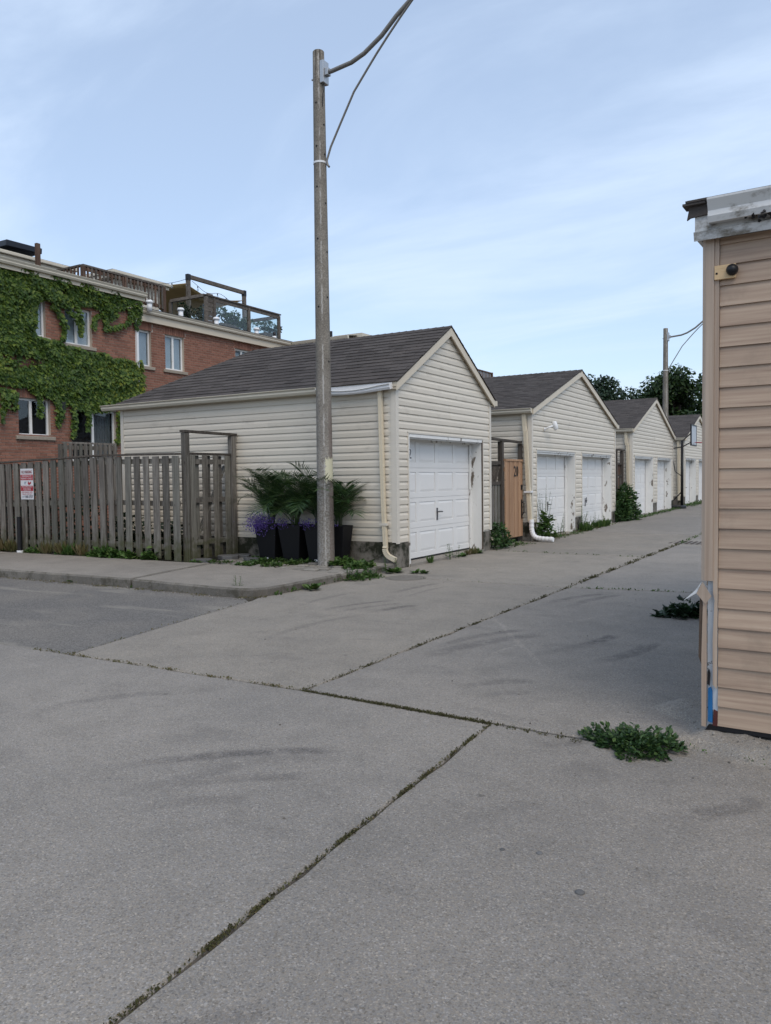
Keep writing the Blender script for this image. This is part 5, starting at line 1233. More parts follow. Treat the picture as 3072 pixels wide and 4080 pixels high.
# --- top storeys
def block(root, X0, X1, Ya, Yb, z0, z1, ov=.25):
    mb = MB(); mb.box(X0, X1-.02, Ya+.02, Yb-.02, z0, z1, .5); w_ = mb.build('upper_wall', M['trim'], root)
    k = 0; h = .123
    while z0+k*h < z1:
        z = z0+k*h
        board(lambda s, d, z_: (X1-.02+d, s, z_), z, 0, h, lambda z_: Ya, lambda z_: Yb, PROF, 'siding_board', M['siding'], w_)
        board(lambda s, d, z_: (s, Ya+.02-d, z_), z, 0, h, lambda z_: X0, lambda z_: X1, PROF, 'siding_board', M['siding'], w_)
        k += 1
    mb = MB(); mb.box(X0-ov, X1+ov, Ya-ov, Yb+ov, z1, z1+.10, .5); mb.build('upper_soffit', M['fascia'], root)
    mb = MB(); mb.box(X0-ov-.06, X1+ov+.09, Ya-ov-.06, Yb+ov+.06, z1+.101, z1+.20, .5); mb.build('upper_gutter', M['gutter'], root, bevel=.02)
    mb = MB(); mb.box(X0-ov, X1+ov, Ya-ov, Yb+ov, z1+.201, z1+.23, .5); mb.build('upper_roof', M['deckroof'], root)
XA = -19.9
(ya_, za_) = yz(0, 985, XA); (yb_, zb_) = yz(290, 1056, XA)
block(hi, -27, XA-.35, 4.0, yb_-.1, 6.5, (za_+zb_)/2-.24)
XBk = -20.6
(y1_, z1_) = yz(452, 1063, XBk); (y2_, z2_) = yz(690, 1133, XBk)
block(hr, -27, XBk-.35, y1_+.3, y2_-.35, 6.5, (z1_+z2_)/2-.24)
pq = [PX(x, y, XA-.1)[1:] for x, y in ((24, 978), (168, 1013), (169, 990), (26, 952))]
mb = MB(); mb.prism([tuple(q) for q in pq], 'x', XA-.9, XA-.1)
tag(mb.build('solar_panel', M['panel'], bevel=.02), 'black tilted panel on the roof above the ivy townhouse', 'panel')
q = PX(149, 970, XA+.5); q2 = PX(151, 1058, XA+.5)
mb = MB(); mb.box(XA+.45, XA+.55, q[1]-.055, q[1]+.055, 6.5, q[2]); tag(mb.build('wooden_post', M['rustwood'], bevel=.004), 'lone brown wooden post on the roof edge above the ivy', 'post')

# --- wooden roof railing
XRL = -18.35
rl = empty('roof_railing', (XRL, 14.5, 6.6), 'brown baluster railing of a roof deck above the ivy', 'railing')
(yA, zA) = yz(330, 1052, XRL); (yB, zB) = yz(651, 1146, XRL); ztop = (zA+zB)/2
mb = MB(); mb.beam((XRL, yA-.03, ztop), (XRL, yB+.03, ztop), .10, .05); mb.build('top_rail', M['terrace'], rl)
mb = MB(); mb.beam((XRL, yA, ztop-.09), (XRL, yB, ztop-.09), .04, .09); mb.build('rail', M['rustwood'], rl)
mb = MB(); mb.beam((XRL, yA, 6.78), (XRL, yB, 6.78), .04, .09); mb.build('rail', M['rustwood'], rl)
y = yA+.10; k = 0
while y < yB-.05:
    mb = MB(); mb.box(XRL+.021, XRL+.055, y, y+.05, 6.70, ztop-.04); mb.build('baluster', M['rustwood'] if k % 3 == 0 else M['terrace'], rl); y += .135; k += 1
for y in (yA, (yA+yB)*.5, yB):
    mb = MB(); mb.box(XRL-.05, XRL+.05, y-.05, y+.05, 6.5, ztop-.026); mb.build('post', M['rustwood'], rl)
xe = PY(228, 1082, yA)[0]
mb = MB(); mb.beam((XRL-.06, yA, ztop), (xe, yA, ztop), .10, .05); mb.build('top_rail', M['terrace'], rl)
mb = MB(); mb.beam((XRL-.06, yA, 6.78), (xe, yA, 6.78), .04, .09); mb.build('rail', M['rustwood'], rl)
x = XRL-.18
while x > xe:
    mb = MB(); mb.box(x, x+.05, yA-.055, yA-.022, 6.70, ztop-.03); mb.build('baluster', M['rustwood'], rl); x -= .15

# --- glass balustrade of the terrace
XG = -18.85
gb = empty('glass_balustrade', (XG, 20, 6.7), 'glass balustrade with grey timber posts round the roof terrace', 'railing')
tops = [yz(820, 1172, XG), yz(852, 1183, XG), yz(990, 1223, XG), yz(1110, 1256, XG)]; zgt = np.mean([t[1] for t in tops])
for i, (y, z) in enumerate(tops):
    mb = MB(); mb.box(XG-.05, XG+.05, y-.05, y+.05, 6.5, zgt-.05); mb.build('post', M['terrace'], gb, bevel=.004)
mb = MB(); mb.beam((XG, tops[0][0]-.06, zgt), (XG, tops[3][0]+.08, zgt), .12, .045); mb.build('cap_rail', M['terrace'], gb)
mb = MB(); mb.beam((XG, tops[1][0], zgt-.085), (XG, tops[3][0]-.05, zgt-.085), .04, .12); mb.build('rail', M['terrace'], gb)
xl = PY(680, 1199, tops[0][0])[0]
mb = MB(); mb.beam((XG-.06, tops[0][0], zgt-.0), (xl, tops[0][0], zgt-.0), .10, .10); mb.build('cap_rail', M['terrace'], gb)
mb = MB(); mb.box(xl-.05, xl+.05, tops[0][0]-.05, tops[0][0]+.05, 6.5, zgt-.03); mb.build('post', M['terrace'], gb)
for (a, c) in ((tops[1][0], tops[2][0]), (tops[2][0], tops[3][0])):
    mb = MB(); mb.box(XG-.006, XG+.006, a+.06, c-.06, 6.66, zgt-.15, .5); mb.build('glass_panel', M['railglass'], gb)
mb = MB(); mb.box(xl+.06, XG-.06, tops[0][0]-.006, tops[0][0]+.006, 6.66, zgt-.06, .5); mb.build('glass_panel', M['railglass'], gb)
for k in range(7):
    mb = MB(); mb.box(XG-.02, XG+.015, tops[0][0]+.052, tops[1][0]-.052, 6.7+k*.15, 6.7+k*.15+.135); mb.build('slat', M['terrace'], gb)
mb = MB(); q = PX(990, 1270, XG-2.4); mb.beam((XG-.05, tops[3][0], zgt-.085), (XG-2.6, tops[3][0], zgt-.085), .05, .12); mb.build('rail', M['terrace'], gb)
mb = MB(); mb.box(XG-2.6, XG-.06, tops[3][0]-.006, tops[3][0]+.006, 6.66, zgt-.15, .5); mb.build('glass_panel', M['railglass'], gb)

# --- pergola, shade sail, string lights
XP = -20.4
pg = empty('pergola', (XP, 20, 6.7), 'grey timber pergola frame with black brackets on the roof terrace', 'pergola')
(pa, pz) = yz(749, 1092, XP); (pc_, pz2) = yz(972, 1162, XP); zp = (pz+pz2)/2
for y in (pa, pc_):
    mb = MB(); mb.box(XP-.06, XP+.06, y-.06, y+.06, 6.5, zp-.12); mb.build('post', M['terrace'], pg)
    mb = MB(); mb.box(XP-.067, XP+.067, y-.067, y+.067, zp-.20, zp+.015); mb.build('bracket', M['black'], pg)
mb = MB(); mb.box(XP-.055, XP+.055, pa+.068, pc_-.068, zp-.13, zp); mb.build('beam', M['terrace'], pg)
sa = empty('shade_sail', (XP, pa, 8), 'tan shade sail stretched under the pergola beam', 'shade sail')
A_, B_, C_, D_ = np.array([XP-.05, pa-.06, zp-.30]), np.array([XP-.02, pc_-.05, zp-.36]), np.array([XP-2.8, pc_-.9, zp-.95]), np.array([XP-1.6, pa-1.3, zp-.55])
n = 12; vs = []; fs = []
for i in range(n+1):
    for j in range(n+1):
        u, v = i/n, j/n; p = (1-u)*(1-v)*A_+u*(1-v)*B_+u*v*C_+(1-u)*v*D_
        p = p+(np.array([XP-1.3, (pa+pc_)/2, zp-.85])-p)*.16*(1-(2*u-1)**2)*(1-0*(2*v-1)**2)+np.array([0, 0, -.10])*(1-(2*u-1)**2); vs.append(p)
for i in range(n):
    for j in range(n): fs.append((i*(n+1)+j, (i+1)*(n+1)+j, (i+1)*(n+1)+j+1, i*(n+1)+j+1))
mb = MB(); mb.add(vs, fs, .5); o = mb.build('sail_cloth', M['sail'], sa, smooth=True); md = o.modifiers.new('thick', 'SOLIDIFY'); md.thickness = .01
mb = MB(); mb.tube([A_+np.array([.0, .0, -.1]), A_+np.array([.05, .03, .0]), np.array([XP, pa, zp-.6])], .01, 5); mb.build('cord', M['plastic_white'], sa)
sg_ = empty('string_light', (XP+.1, pa, zp-.2), 'string of hanging bulbs looped along the pergola', 'string lights')
pts = []; n = 30
for i in range(n+1):
    t = i/n; pts.append((XP+.09, pa+.1+(pc_-pa-.2)*t, zp-.22-.30*math.sin(math.pi*min(1, t*1.0))*(.55+.45*math.sin(t*9))-.28*t))
mb = MB(); mb.tube(pts, .008, 5); mb.build('wire', M['black'], sg_)
pl_ = [(XP+.05, pa, zp-.12)]+[(XP+.05-.1*t, pa-1.5*t, zp-.12-.75*t+.25*t*t) for t in np.linspace(.15, 1, 8)]
mb = MB(); mb.tube(pl_, .008, 5); mb.build('wire', M['black'], sg_)
for i in (3, 8, 14, 19, 24, 28):
    p = pts[i]; mb = MB(); mb.lathe((p[0], p[1], p[2]-.20), [(.004, 0), (.03, .02), (.038, .06), (.03, .10), (.016, .13)], 10); mb.build('bulb', M['bulb'], sg_, smooth=True)
    mb = MB(); mb.lathe((p[0], p[1], p[2]-.075), [(.017, 0), (.02, .04), (.012, .08)], 8); mb.build('socket', M['black'], sg_)
p = pl_[4]; mb = MB(); mb.lathe((p[0], p[1], p[2]-.20), [(.004, 0), (.03, .02), (.038, .06), (.03, .10), (.016, .13)], 10); mb.build('bulb', M['bulb'], sg_, smooth=True)
mb = MB(); mb.lathe((p[0], p[1], p[2]-.075), [(.017, 0), (.02, .04), (.012, .08)], 8); mb.build('socket', M['black'], sg_)
# roof vents
for (px_, py_, lab, X_, blk) in [(595, 1195, 'white capped roof vent in front of the brown baluster railing', -18.15, 0), (720, 1226, 'white capped roof vent below the left glass panel of the terrace', -18.5, 0), (862, 1263, 'white capped roof vent at the foot of the doubled terrace posts', -18.5, 0), (1022, 1305, 'white capped roof vent below the right glass panel of the terrace', -18.5, 0), (1093, 1330, 'short black topped roof vent by the last terrace post', -18.5, 1)]:
    q = PX(px_, py_, X_); rv = empty('roof_vent', (X_, q[1], 6.5), lab, 'vent', 'metal roof vents along the townhouse eaves'); r = .075
    mb = MB(); mb.lathe((X_, q[1], 6.5), [(r, 0), (r, q[2]-6.5-.09)], 16, .5); mb.build('pipe', M['galvlight'] if 'galvlight' in M else M['plastic_white'], rv, smooth=True)
    mb = MB()
    if blk: mb.lathe((X_, q[1], q[2]-.10), [(.05, 0), (.055, .16), (.001, .165)], 14, .5); mb.build('cap', M['black'], rv, smooth=True)
    else: mb.lathe((X_, q[1], q[2]-.10), [(r+.012, 0), (r+.035, .008), (r+.035, .05), (r+.01, .09), (.001, .10)], 16, .5); mb.build('cap', M['plastic_white'], rv, smooth=True)

# terrace planting
def leafcloud(c, rad, n, size, kind='diamond', droop=.2, blobs=7, seed=0, up=.3):
    """leaves gathered into uneven clumps inside an ellipsoid"""
    r = np.random.default_rng(seed); c = np.array(c, float); rad = np.array(rad, float)
    B = r.normal(size=(blobs, 3)); B /= np.linalg.norm(B, axis=1)[:, None]; B *= r.uniform(.35, .85, blobs)[:, None]
    br = r.uniform(.25, .5, blobs); k = r.integers(0, blobs, n)
    d = r.normal(size=(n, 3)); d /= np.linalg.norm(d, axis=1)[:, None]
    P = B[k]+d*(br[k]*r.uniform(.35, 1.0, n)**.5)[:, None]
    D = d+np.array([0, 0, up-droop])+r.normal(size=(n, 3))*.5; N = d+np.array([0, 0, .6])+r.normal(size=(n, 3))*.4
    return c+P*rad, D, N, size*r.uniform(.6, 1.25, n)
for i, (px_, py_, X_, rad, n_, lab, dark) in enumerate([(905, 1285, -19.6, (.4, .75, .45), 900, 'leafy shrub in the grey planter box behind terrace glass', 0), (800, 1262, -19.8, (.35, .5, .36), 600, 'dark leafy shrub at the left end of the glass terrace', 1), (1070, 1310, -19.5, (.35, .55, .42), 700, 'leafy shrub at the right end of the glass terrace', 0), (985, 1300, -19.7, (.35, .6, .30), 500, 'low green plant between the terrace shrubs', 0), (735, 1248, -19.9, (.3, .4, .32), 350, 'dim shrub beside the terrace corner post', 1)]):
    q = PX(px_, py_, X_); root = empty('terrace_shrub', (q[0], q[1], 6.7), lab, 'shrub', 'shrubs on the roof terrace')
    P, D, N, S = leafcloud(q, rad, n_, .10, 'oval', seed=30+i)
    link('foliage', leaves_mesh('foliage', P, D, N, S, 'oval', off=wl(root)), M['tree2'] if dark else M['bush'], root)
    mb = MB()
    for k in range(5): a = random.uniform(0, 6.28); mb.tube([(q[0], q[1]+.1*k-.2, 6.6), (q[0]+.2*math.cos(a), q[1]+.1*k-.2+.3*math.sin(a), q[2]+.2)], [.014, .005], 5)
    mb.build('stem', M['stem'], root)
q = PX(930, 1330, -19.3)
for i, (a, X_, lab) in enumerate([(915, -19.3, 'grey wooden planter box behind the middle terrace glass'), (1085, -19.2, 'grey wooden planter box at the last terrace post')]):
    q = PX(a, 1320, X_); bxr = empty('planter_box', (X_, q[1], 6.55), lab, 'planter box', 'planter boxes on the roof terrace')
    for k in range(5):
        mb = MB(); mb.box(X_, X_+.03, q[1]-.45, q[1]+.45, 6.55+k*.09, 6.55+k*.09+.083); mb.build('plank', M['terrace'], bxr)
    mb = MB(); mb.box(X_-.5, X_-.001, q[1]-.44, q[1]+.44, 6.55, 6.98); mb.build('box_body', M['terrace'], bxr)

# --- ground floor deck rail in front of the patio door
XD = -15.2
dk = empty('deck_railing', (XD, 13, 0), 'low weathered deck railing in front of the ivy townhouse patio door', 'railing')
(ya, za) = yz(250, 1768, XD); (yb, zb) = yz(462, 1766, XD); zt = (za+zb)/2
mb = MB(); mb.box(XD-.03, XD+.03, ya, yb, zt-.02, zt+.02); mb.build('top_rail', M['fence'], dk)
mb = MB(); mb.box(XD-.02, XD+.02, ya, yb, zt-.15, zt-.06); mb.build('rail', M['fence'], dk)
y = ya
while y < yb:
    mb = MB(); mb.box(XD+.021, XD+.05, y, y+.07, 1.0, zt-.02); mb.build('baluster', M['fence'], dk); y += .135
mb = MB(); mb.box(XI, XD-.03, ya, yb, .9, 1.05); mb.build('deck_floor', M['oldwood'], dk)
for y in (ya, yb): mb = MB(); mb.box(XD-.12, XD-.03, y-.04, y+.05, 0, zt-.03); mb.build('post', M['fence'], dk)

# --- IVY
P1 = [(0, 1047), (63, 1064), (176, 1085), (302, 1122), (420, 1152), (517, 1186), (558, 1202), (552, 1244), (530, 1278), (508, 1250), (504, 1228), (460, 1236), (403, 1236), (360, 1219), (294, 1214), (270, 1232), (240, 1222), (200, 1202), (168, 1190), (139, 1211), (0, 1211)]
P2 = [(0, 1200), (139, 1205), (134, 1278), (126, 1320), (143, 1341), (185, 1352), (235, 1356), (252, 1372), (302, 1384), (361, 1402), (420, 1406), (445, 1429), (495, 1425), (533, 1446), (556, 1480), (560, 1572), (538, 1582), (483, 1606), (420, 1640), (361, 1640), (294, 1627), (269, 1606), (235, 1630), (193, 1585), (160, 1568), (126, 1568), (101, 1539), (63, 1539), (0, 1526)]
P3 = [(0, 1543), (59, 1560), (63, 1593), (25, 1600), (8, 1669), (0, 1690)]
HOLE = [[(0, 1400), (90, 1412), (190, 1430), (170, 1448), (60, 1466), (0, 1462)], [(235, 1142), (262, 1150), (262, 1175), (232, 1172)], [(0, 1105), (14, 1110), (10, 1140), (0, 1142)]]
STR = [[(200, 1210), (232, 1250), (250, 1300), (245, 1350)], [(262, 1245), (298, 1258), (310, 1295), (314, 1340)], [(365, 1310), (373, 1268), (405, 1245), (420, 1235)], [(405, 1312), (455, 1306), (500, 1292), (520, 1265)], [(417, 1236), (416, 1310)], [(455, 1230), (456, 1265)], [(436, 1230), (436, 1275)],
       [(285, 1628), (290, 1690), (287, 1742)], [(345, 1635), (347, 1668), (344, 1712)], [(225, 1600), (232, 1650), (230, 1694)], [(466, 1640), (470, 1720), (462, 1770)], [(150, 1570), (155, 1610), (153, 1660)], [(47, 1590), (50, 1630)], [(545, 1215), (548, 1260), (540, 1310)], [(555, 1440), (562, 1500), (560, 1570)], [(0, 1445), (30, 1435), (50, 1450)], [(300, 1205), (304, 1240), (318, 1290)], [(200, 1560), (235, 1625), (240, 1660)]]
pts = []; rr = []
nn = 62000; X_ = rng.uniform(-260, 575, nn); Y_ = rng.uniform(1000, 1700, nn)
Xc = np.maximum(X_, 1.0)
ok = (inpoly(Xc, Y_, P1) | inpoly(Xc, Y_, P2) | inpoly(Xc, Y_, P3))
ok &= ~((X_ < 0) & ((Y_ < 1047+X_*.27) | (Y_ > 1560+X_*.25)))
for h in HOLE: ok &= ~(inpoly(X_, Y_, h) & (rng.random(nn) < .88))
cl = np.sin(X_*.055+1.3*np.sin(Y_*.05))*np.sin(Y_*.075+np.sin(X_*.04)*1.5)
ok &= rng.random(nn) < (.60+.4*(cl > -.45))
U = np.stack([X_[ok], Y_[ok]], 1)
for s in STR:
    for a, e in zip(s, s[1:]):
        a = np.array(a, float); e = np.array(e, float); k = int(np.linalg.norm(e-a)*1.5)
        t = rng.random(k)[:, None]; U = np.vstack([U, a+(e-a)*t+rng.normal(size=(k, 2))*4.2])
nL = len(U); d = F[None]+RR[None]*((U[:, :1]-1536)/FPX)-UU[None]*((U[:, 1:]-2040)/FPX); W3 = CAM[None]+d*(XI/d[:, :1])
cl = np.sin(W3[:, 1]*4.1+1.3*np.sin(W3[:, 2]*3.9))*np.sin(W3[:, 2]*5.2+np.sin(W3[:, 1]*3)*1.5)
W3[:, 0] = XI+  .025+rng.random(nL)*.04+.08*np.clip(cl+.5, 0, 1.5)*rng.random(nL)
D = np.stack([rng.uniform(.15, .8, nL), rng.normal(size=nL)*.45, -rng.uniform(.5, 1.1, nL)], 1); N = np.stack([rng.uniform(.6, 1.1, nL), rng.normal(size=nL)*.4, rng.uniform(.1, .9, nL)], 1)
yel = np.clip((U[:, 0]-330)/230, 0, 1)*np.clip((U[:, 1]-1380)/60, 0, 1)+np.clip((60-U[:, 0])/60, 0, 1)*((U[:, 1] > 1425) & (U[:, 1] < 1480))*1.0
rn = np.clip(rng.random(nL)**1.3*.62+yel*.40*rng.random(nL)+.03, 0, .99)/7.31
iv = empty('ivy', (XI, 13, 0), 'dense green ivy spreading over the brick wall and round its windows', 'ivy')
me = leaves_mesh('foliage', W3, D, N, rng.uniform(.045, .125, nL), 'lobed', off=wl(iv), rn=rn)
M['ivy'] = None
b = NB('ivy_leaf'); a = b.math('MULTIPLY', b.n('ShaderNodeAttribute', attribute_name='rnd').outputs['Fac'], 7.31)
M['ivy'] = b.out(b.ramp(a, [(0, (.026, .058, .012)), (.35, (.062, .115, .018)), (.65, (.125, .172, .022)), (1, (.24, .23, .025))]), .5, None, spec=.3, transl=.22)
link('foliage', me, M['ivy'], iv)
mb = MB()
for s in STR[:9]:
    mb = MB(); mb.tube([PX(x, y, XI+.012) for x, y in s], .008, 5); mb.build('stem', M['bark'], iv)
for k in range(14):
    y0 = rng.uniform(9.0, 11.0); z = 0.; p = [(XI+.012, y0, .1)]
    for j in range(8): p.append((XI+.012, min(11.4, p[-1][1]+rng.normal()*.12), p[-1][2]+.7))
    p = [q for q in p if q[2] < 3.9 or True][:6]
    if 11.9 < y0 < 15.3: continue
    mb = MB(); mb.tube(p, .012, 5); mb.build('stem', M['bark'], iv)

# =====================================================================
# TREES
# =====================================================================
def tree(label, base, h, rad, n, mat, seed, leaf=.34, blobs=26, cz=.62):
    r = np.random.default_rng(seed); root = empty('tree', base, label, 'tree', 'leafy trees beyond the garages'); c = np.array([base[0], base[1], base[2]+h*cz])
    B = r.normal(size=(blobs, 3)); B /= np.linalg.norm(B, axis=1)[:, None]; B *= (r.uniform(.35, .9, blobs))[:, None]; B = c+B*np.array(rad)
    br = r.uniform(.24, .42, blobs)*np.mean(rad)
    k = r.integers(0, blobs, n); d = r.normal(size=(n, 3)); d /= np.linalg.norm(d, axis=1)[:, None]; d[:, 2] *= .7
    P = B[k]+d*(br[k]*r.uniform(.3, 1.15, n)**.6)[:, None]
    D = d*.6+r.normal(size=(n, 3))*.6+np.array([0, 0, -.35]); N = d+np.array([0, 0, .5])+r.normal(size=(n, 3))*.35
    link('crown', leaves_mesh('crown', P, D, N, leaf*r.uniform(.6, 1.3, n), 'oval', off=base), mat, root)
    mb = MB(); q = np.array(base, float); tr = [(q[0], q[1], q[2]-.3)]
    for i in range(1, 6): tr.append((q[0]+r.normal()*.15, q[1]+r.normal()*.15, q[2]+h*cz*i/5))
    mb.tube(tr, [.30-.03*i for i in range(6)], 9); mb.build('trunk', M['bark'], root, smooth=True)
    mb = MB()
    for i in range(0, blobs, 2):
        a = np.array(tr[2+i % 4]); e = B[i]; mb.tube([a, (a+e)/2+np.array([0, 0, .3]), e], [.10, .06, .025], 6)
    mb.build('limb', M['bark'], root, smooth=True)
def tbase(px_, dist_y): q = PY(px_, 1900, dist_y); return (q[0], q[1], 0.0)
tree('dark rounded tree behind the double garage with the security light', tbase(2385, 52), 9.2, (2.65, 2.65, 2.9), 24000, M['tree2'], 5, .22, 44)
tree('spreading green tree behind the distant lamp post', tbase(2700, 58), 9.6, (3.3, 3.3, 2.7), 17000, M['tree'], 9, .26, 30, .66)
tree('green tree spreading left of the distant lamp post', tbase(2600, 64), 8.8, (3.0, 3.0, 1.9), 10000, M['tree'], 12, .26, 20, .70)
tree('low dark tree between the two larger trees', tbase(2510, 70), 7.4, (3.2, 3.2, 2.0), 7000, M['tree2'], 15, .28, 18, .55)
tree('green tree at the alley end, mostly behind the tan garage', tbase(2850, 55), 9.0, (3.0, 3.0, 3.2), 6000, M['tree'], 19, .34, 22, .55)

# distant belt of trees that closes the alley's far end
nB = 9000; PBt = np.stack([rng.uniform(-60, 45, nB), rng.uniform(92, 99, nB), np.zeros(nB)], 1)
PBt[:, 2] = rng.random(nB)**.7*(4.4+1.0*np.sin(PBt[:, 0]*.7)+.8*np.sin(PBt[:, 0]*.23+1))
tag(link('distant_trees', leaves_mesh('distant_trees', PBt, unit(nB), unit(nB), rng.uniform(.6, 1.2, nB), 'oval'), M['tree2']), 'dark belt of distant trees closing the far end of the alley', 'trees', kind='stuff')
wl_ = PX(252, 1622, XI+.06); mb = MB(); mb.box(XI+.001, XI+.10, wl_[1]-.06, wl_[1]+.06, wl_[2]-.13, wl_[2]+.14); tag(mb.build('wall_lantern', M['black'], bevel=.015), 'small black wall lantern under the ivy beside the patio door', 'lantern')

# =====================================================================
# WEEDS, MOSS, LITTER
# =====================================================================
def weed(kind, c, s, label, group=None, mat=None, seed=None):
    r = np.random.default_rng(int(abs(c[0]*1000+c[1]*313)) % 99991); c = np.array(c, float); ex = MB(); mat = mat or M['weed']
    if kind == 'rosette':      # broad leaves from one crown
        n = int(10+12*s/.2); az_ = r.uniform(0, 6.28, n); P = c+np.stack([np.cos(az_), np.sin(az_), np.zeros(n)], 1)*s*.12+np.array([0, 0, .004]); D = np.stack([np.cos(az_), np.sin(az_), r.uniform(.1, .95, n)], 1); N = np.tile([0, 0, 1.], (n, 1))+r.normal(size=(n, 3))*.15; S = s*r.uniform(.55, 1.0, n); kd = 'oval'
    elif kind == 'tuft':
        n = int(40*s/.2); az_ = r.uniform(0, 6.28, n); rad = r.random(n)**.5*s*.35; P = c+np.stack([np.cos(az_)*rad, np.sin(az_)*rad, np.zeros(n)], 1); D = np.stack([np.cos(az_)*.35, np.sin(az_)*.35, np.ones(n)], 1)+r.normal(size=(n, 3))*.2; N = np.stack([np.cos(az_), np.sin(az_), np.zeros(n)], 1); S = s*r.uniform(.45, 1.1, n); kd = 'lance'
    elif kind == 'stalk':      # upright stems with small leaves
        m = max(2, int(s*9)); P = []; D = []; S = []
        for k in range(m):
            b0 = c+np.array([r.normal()*.05, r.normal()*.05, 0]); h = s*r.uniform(.5, 1.0); lean = r.normal(size=2)*.12
            ex.tube([b0, b0+np.array([lean[0]*h*.4, lean[1]*h*.4, h*.5]), b0+np.array([lean[0]*h, lean[1]*h, h])], [.005, .004, .002], 5)
            for j in range(int(10+h*34)):
                t = r.uniform(.08, 1); a = r.uniform(0, 6.28); P.append(b0+np.array([lean[0]*h*t, lean[1]*h*t, h*t])); D.append([math.cos(a), math.sin(a), .35]); S.append(.075*(1.15-t*.7)*r.uniform(.7, 1.2))
        P = np.array(P); D = np.array(D); S = np.array(S); N = np.tile([0, 0, 1.], (len(P), 1))+r.normal(size=(len(P), 3))*.2; kd = 'lance'
    else:                      # 'mat' (low creeping) or 'bush'
        rx, ry, hz, n, ls = s; a = r.uniform(0, 6.28, n); q = r.random(n)**.55; wob_ = 1+.28*np.sin(a*3+c[0]*7)+.18*np.sin(a*7+c[1]*3)
        x = np.cos(a)*q*rx*wob_; y = np.sin(a)*q*ry*wob_; bumps = .55+.45*np.sin(x*9/max(rx, .2)+1.7)*np.cos(y*8/max(ry, .2)); z = hz*np.sqrt(np.clip(1-q**2, 0, 1))*bumps*r.random(n)**.6 if kind == 'mat' else hz*r.random(n)**.8*np.sqrt(np.clip(1.05-q**2, 0, 1))
        P = c+np.stack([x, y, z], 1); D = np.stack([np.cos(a), np.sin(a), r.uniform(-.1, .9, n)], 1)+r.normal(size=(n, 3))*.5; N = np.tile([0, 0, 1.], (n, 1))+r.normal(size=(n, 3))*.35; S = ls*r.uniform(.55, 1.2, n); kd = 'lobed' if ls > .07 else 'oval'
        for k in range(max(3, int(n/160))):
            j = r.integers(0, n); ex.tube([c+np.array([0, 0, .0]), (c+P[j])/2+np.array([0, 0, hz*.2]), P[j]], [.006, .004, .002], 5)
    me = leaves_mesh('weed', P, D, N, S, kd, off=c, extra=ex if ex.v else None)
    nm = {'rosette': 'weed_rosette', 'tuft': 'grass_tuft', 'stalk': 'weed_stalk', 'mat': 'weed_patch', 'bush': 'bush'}[kind]
    o = link(nm, me, mat); o.location = Vector(c); tag(o, label, 'bush' if kind == 'bush' else ('grass' if kind == 'tuft' else 'weed'), group); return o
# big patch at the tan garage corner
c = G(2530, 2975); weed('mat', (c[0], c[1], 0), (.225, .175, .125, 2900, .030), 'dense low green weed patch on the concrete beside the tan garage corner', mat=M['bush'])
# weeds between the gate and the downspout, on the cobbles
for i, (px_, py_) in enumerate([(1010, 2243), (1060, 2238), (1110, 2236), (1160, 2246), (1190, 2240), (1235, 2236), (980, 2250), (1140, 2226), (1030, 2228), (1082, 2252)]):
    c = G(px_, py_, .10); weed('mat', (c[0], c[1], .085), (.16, .12, .07, 150, .06), 'low green weed among the cobbles in front of the black planters', 'weeds in front of the planters')
for i, (px_, py_) in enumerate([(1345, 2250), (1372, 2244), (1400, 2252), (1425, 2262), (1450, 2258)]):
    c = G(px_, py_, .10); weed('mat', (c[0], c[1], .085), (.17, .13, .13, 190, .075), 'leafy weed on the cobbles between the lamp post and the downspout', 'weeds right beside the lamp post')
for i, (px_, py_, s) in enumerate([(1385, 2310, .34), (1420, 2312, .40), (1455, 2304, .32), (1480, 2300, .26)]):
    c = G(px_, py_, .0); weed('stalk', (c[0], c[1], .0), s, 'bushy upright weed growing from the foot of the side kerb', 'weeds along the side kerb'); weed('mat', (c[0]+.03, c[1], .0), (.14, .12, .12, 150, .05), 'bushy low weed growing from the foot of the side kerb', 'low weeds along the side kerb')
c = G(1247, 2350); weed('rosette', (c[0], c[1], 0), .17, 'single broad-leaved weed against the side kerb face, short of the corner')
c = G(1570, 2283); weed('rosette', (c[0], c[1], 0), .2, 'dark leafy weed below the downspout outlet of the lamp-post garage'); weed('stalk', (c[0]-.05, c[1]+.02, 0), .35, 'thin upright weed below the downspout outlet')
for px_, py_ in ((1500, 2242), (1530, 2240), (1480, 2246)):
    c = G(px_, py_, .06); weed('rosette', (c[0], c[1], .06), .2, 'dark weed against the mossy foundation by the downspout', 'weeds along the mossy foundation')
for px_, py_ in ((1655, 2284), (1690, 2286)):
    c = G(px_, py_); weed('rosette', (c[0], c[1], 0), .11, 'small weed in the concrete crack beside the manhole cover', 'small weeds beside the manhole')
# weeds on the front kerb
for px_, py_, s in ((960, 2368, .14), (985, 2372, .12)):
    c = G(px_, py_); weed('rosette', (c[0], c[1], 0), s, 'leafy weed at the foot of the front kerb near its rounded corner', 'weeds at the kerb corner')
c = G(965, 2366); weed('stalk', (c[0], c[1], 0), .28, 'thin seed stalk at the foot of the front kerb near its corner')
for px_, py_, s in ((815, 2352, .13), (515, 2332, .11), (800, 2350, .1), (255, 2312, .1), (60, 2296, .12), (20, 2294, .1), (290, 2318, .09), (420, 2322, .08)):
    c = G(px_, py_); weed('rosette', (c[0], c[1], -.01), s, 'small weed in the crack between asphalt and front kerb', 'weeds along the front kerb')
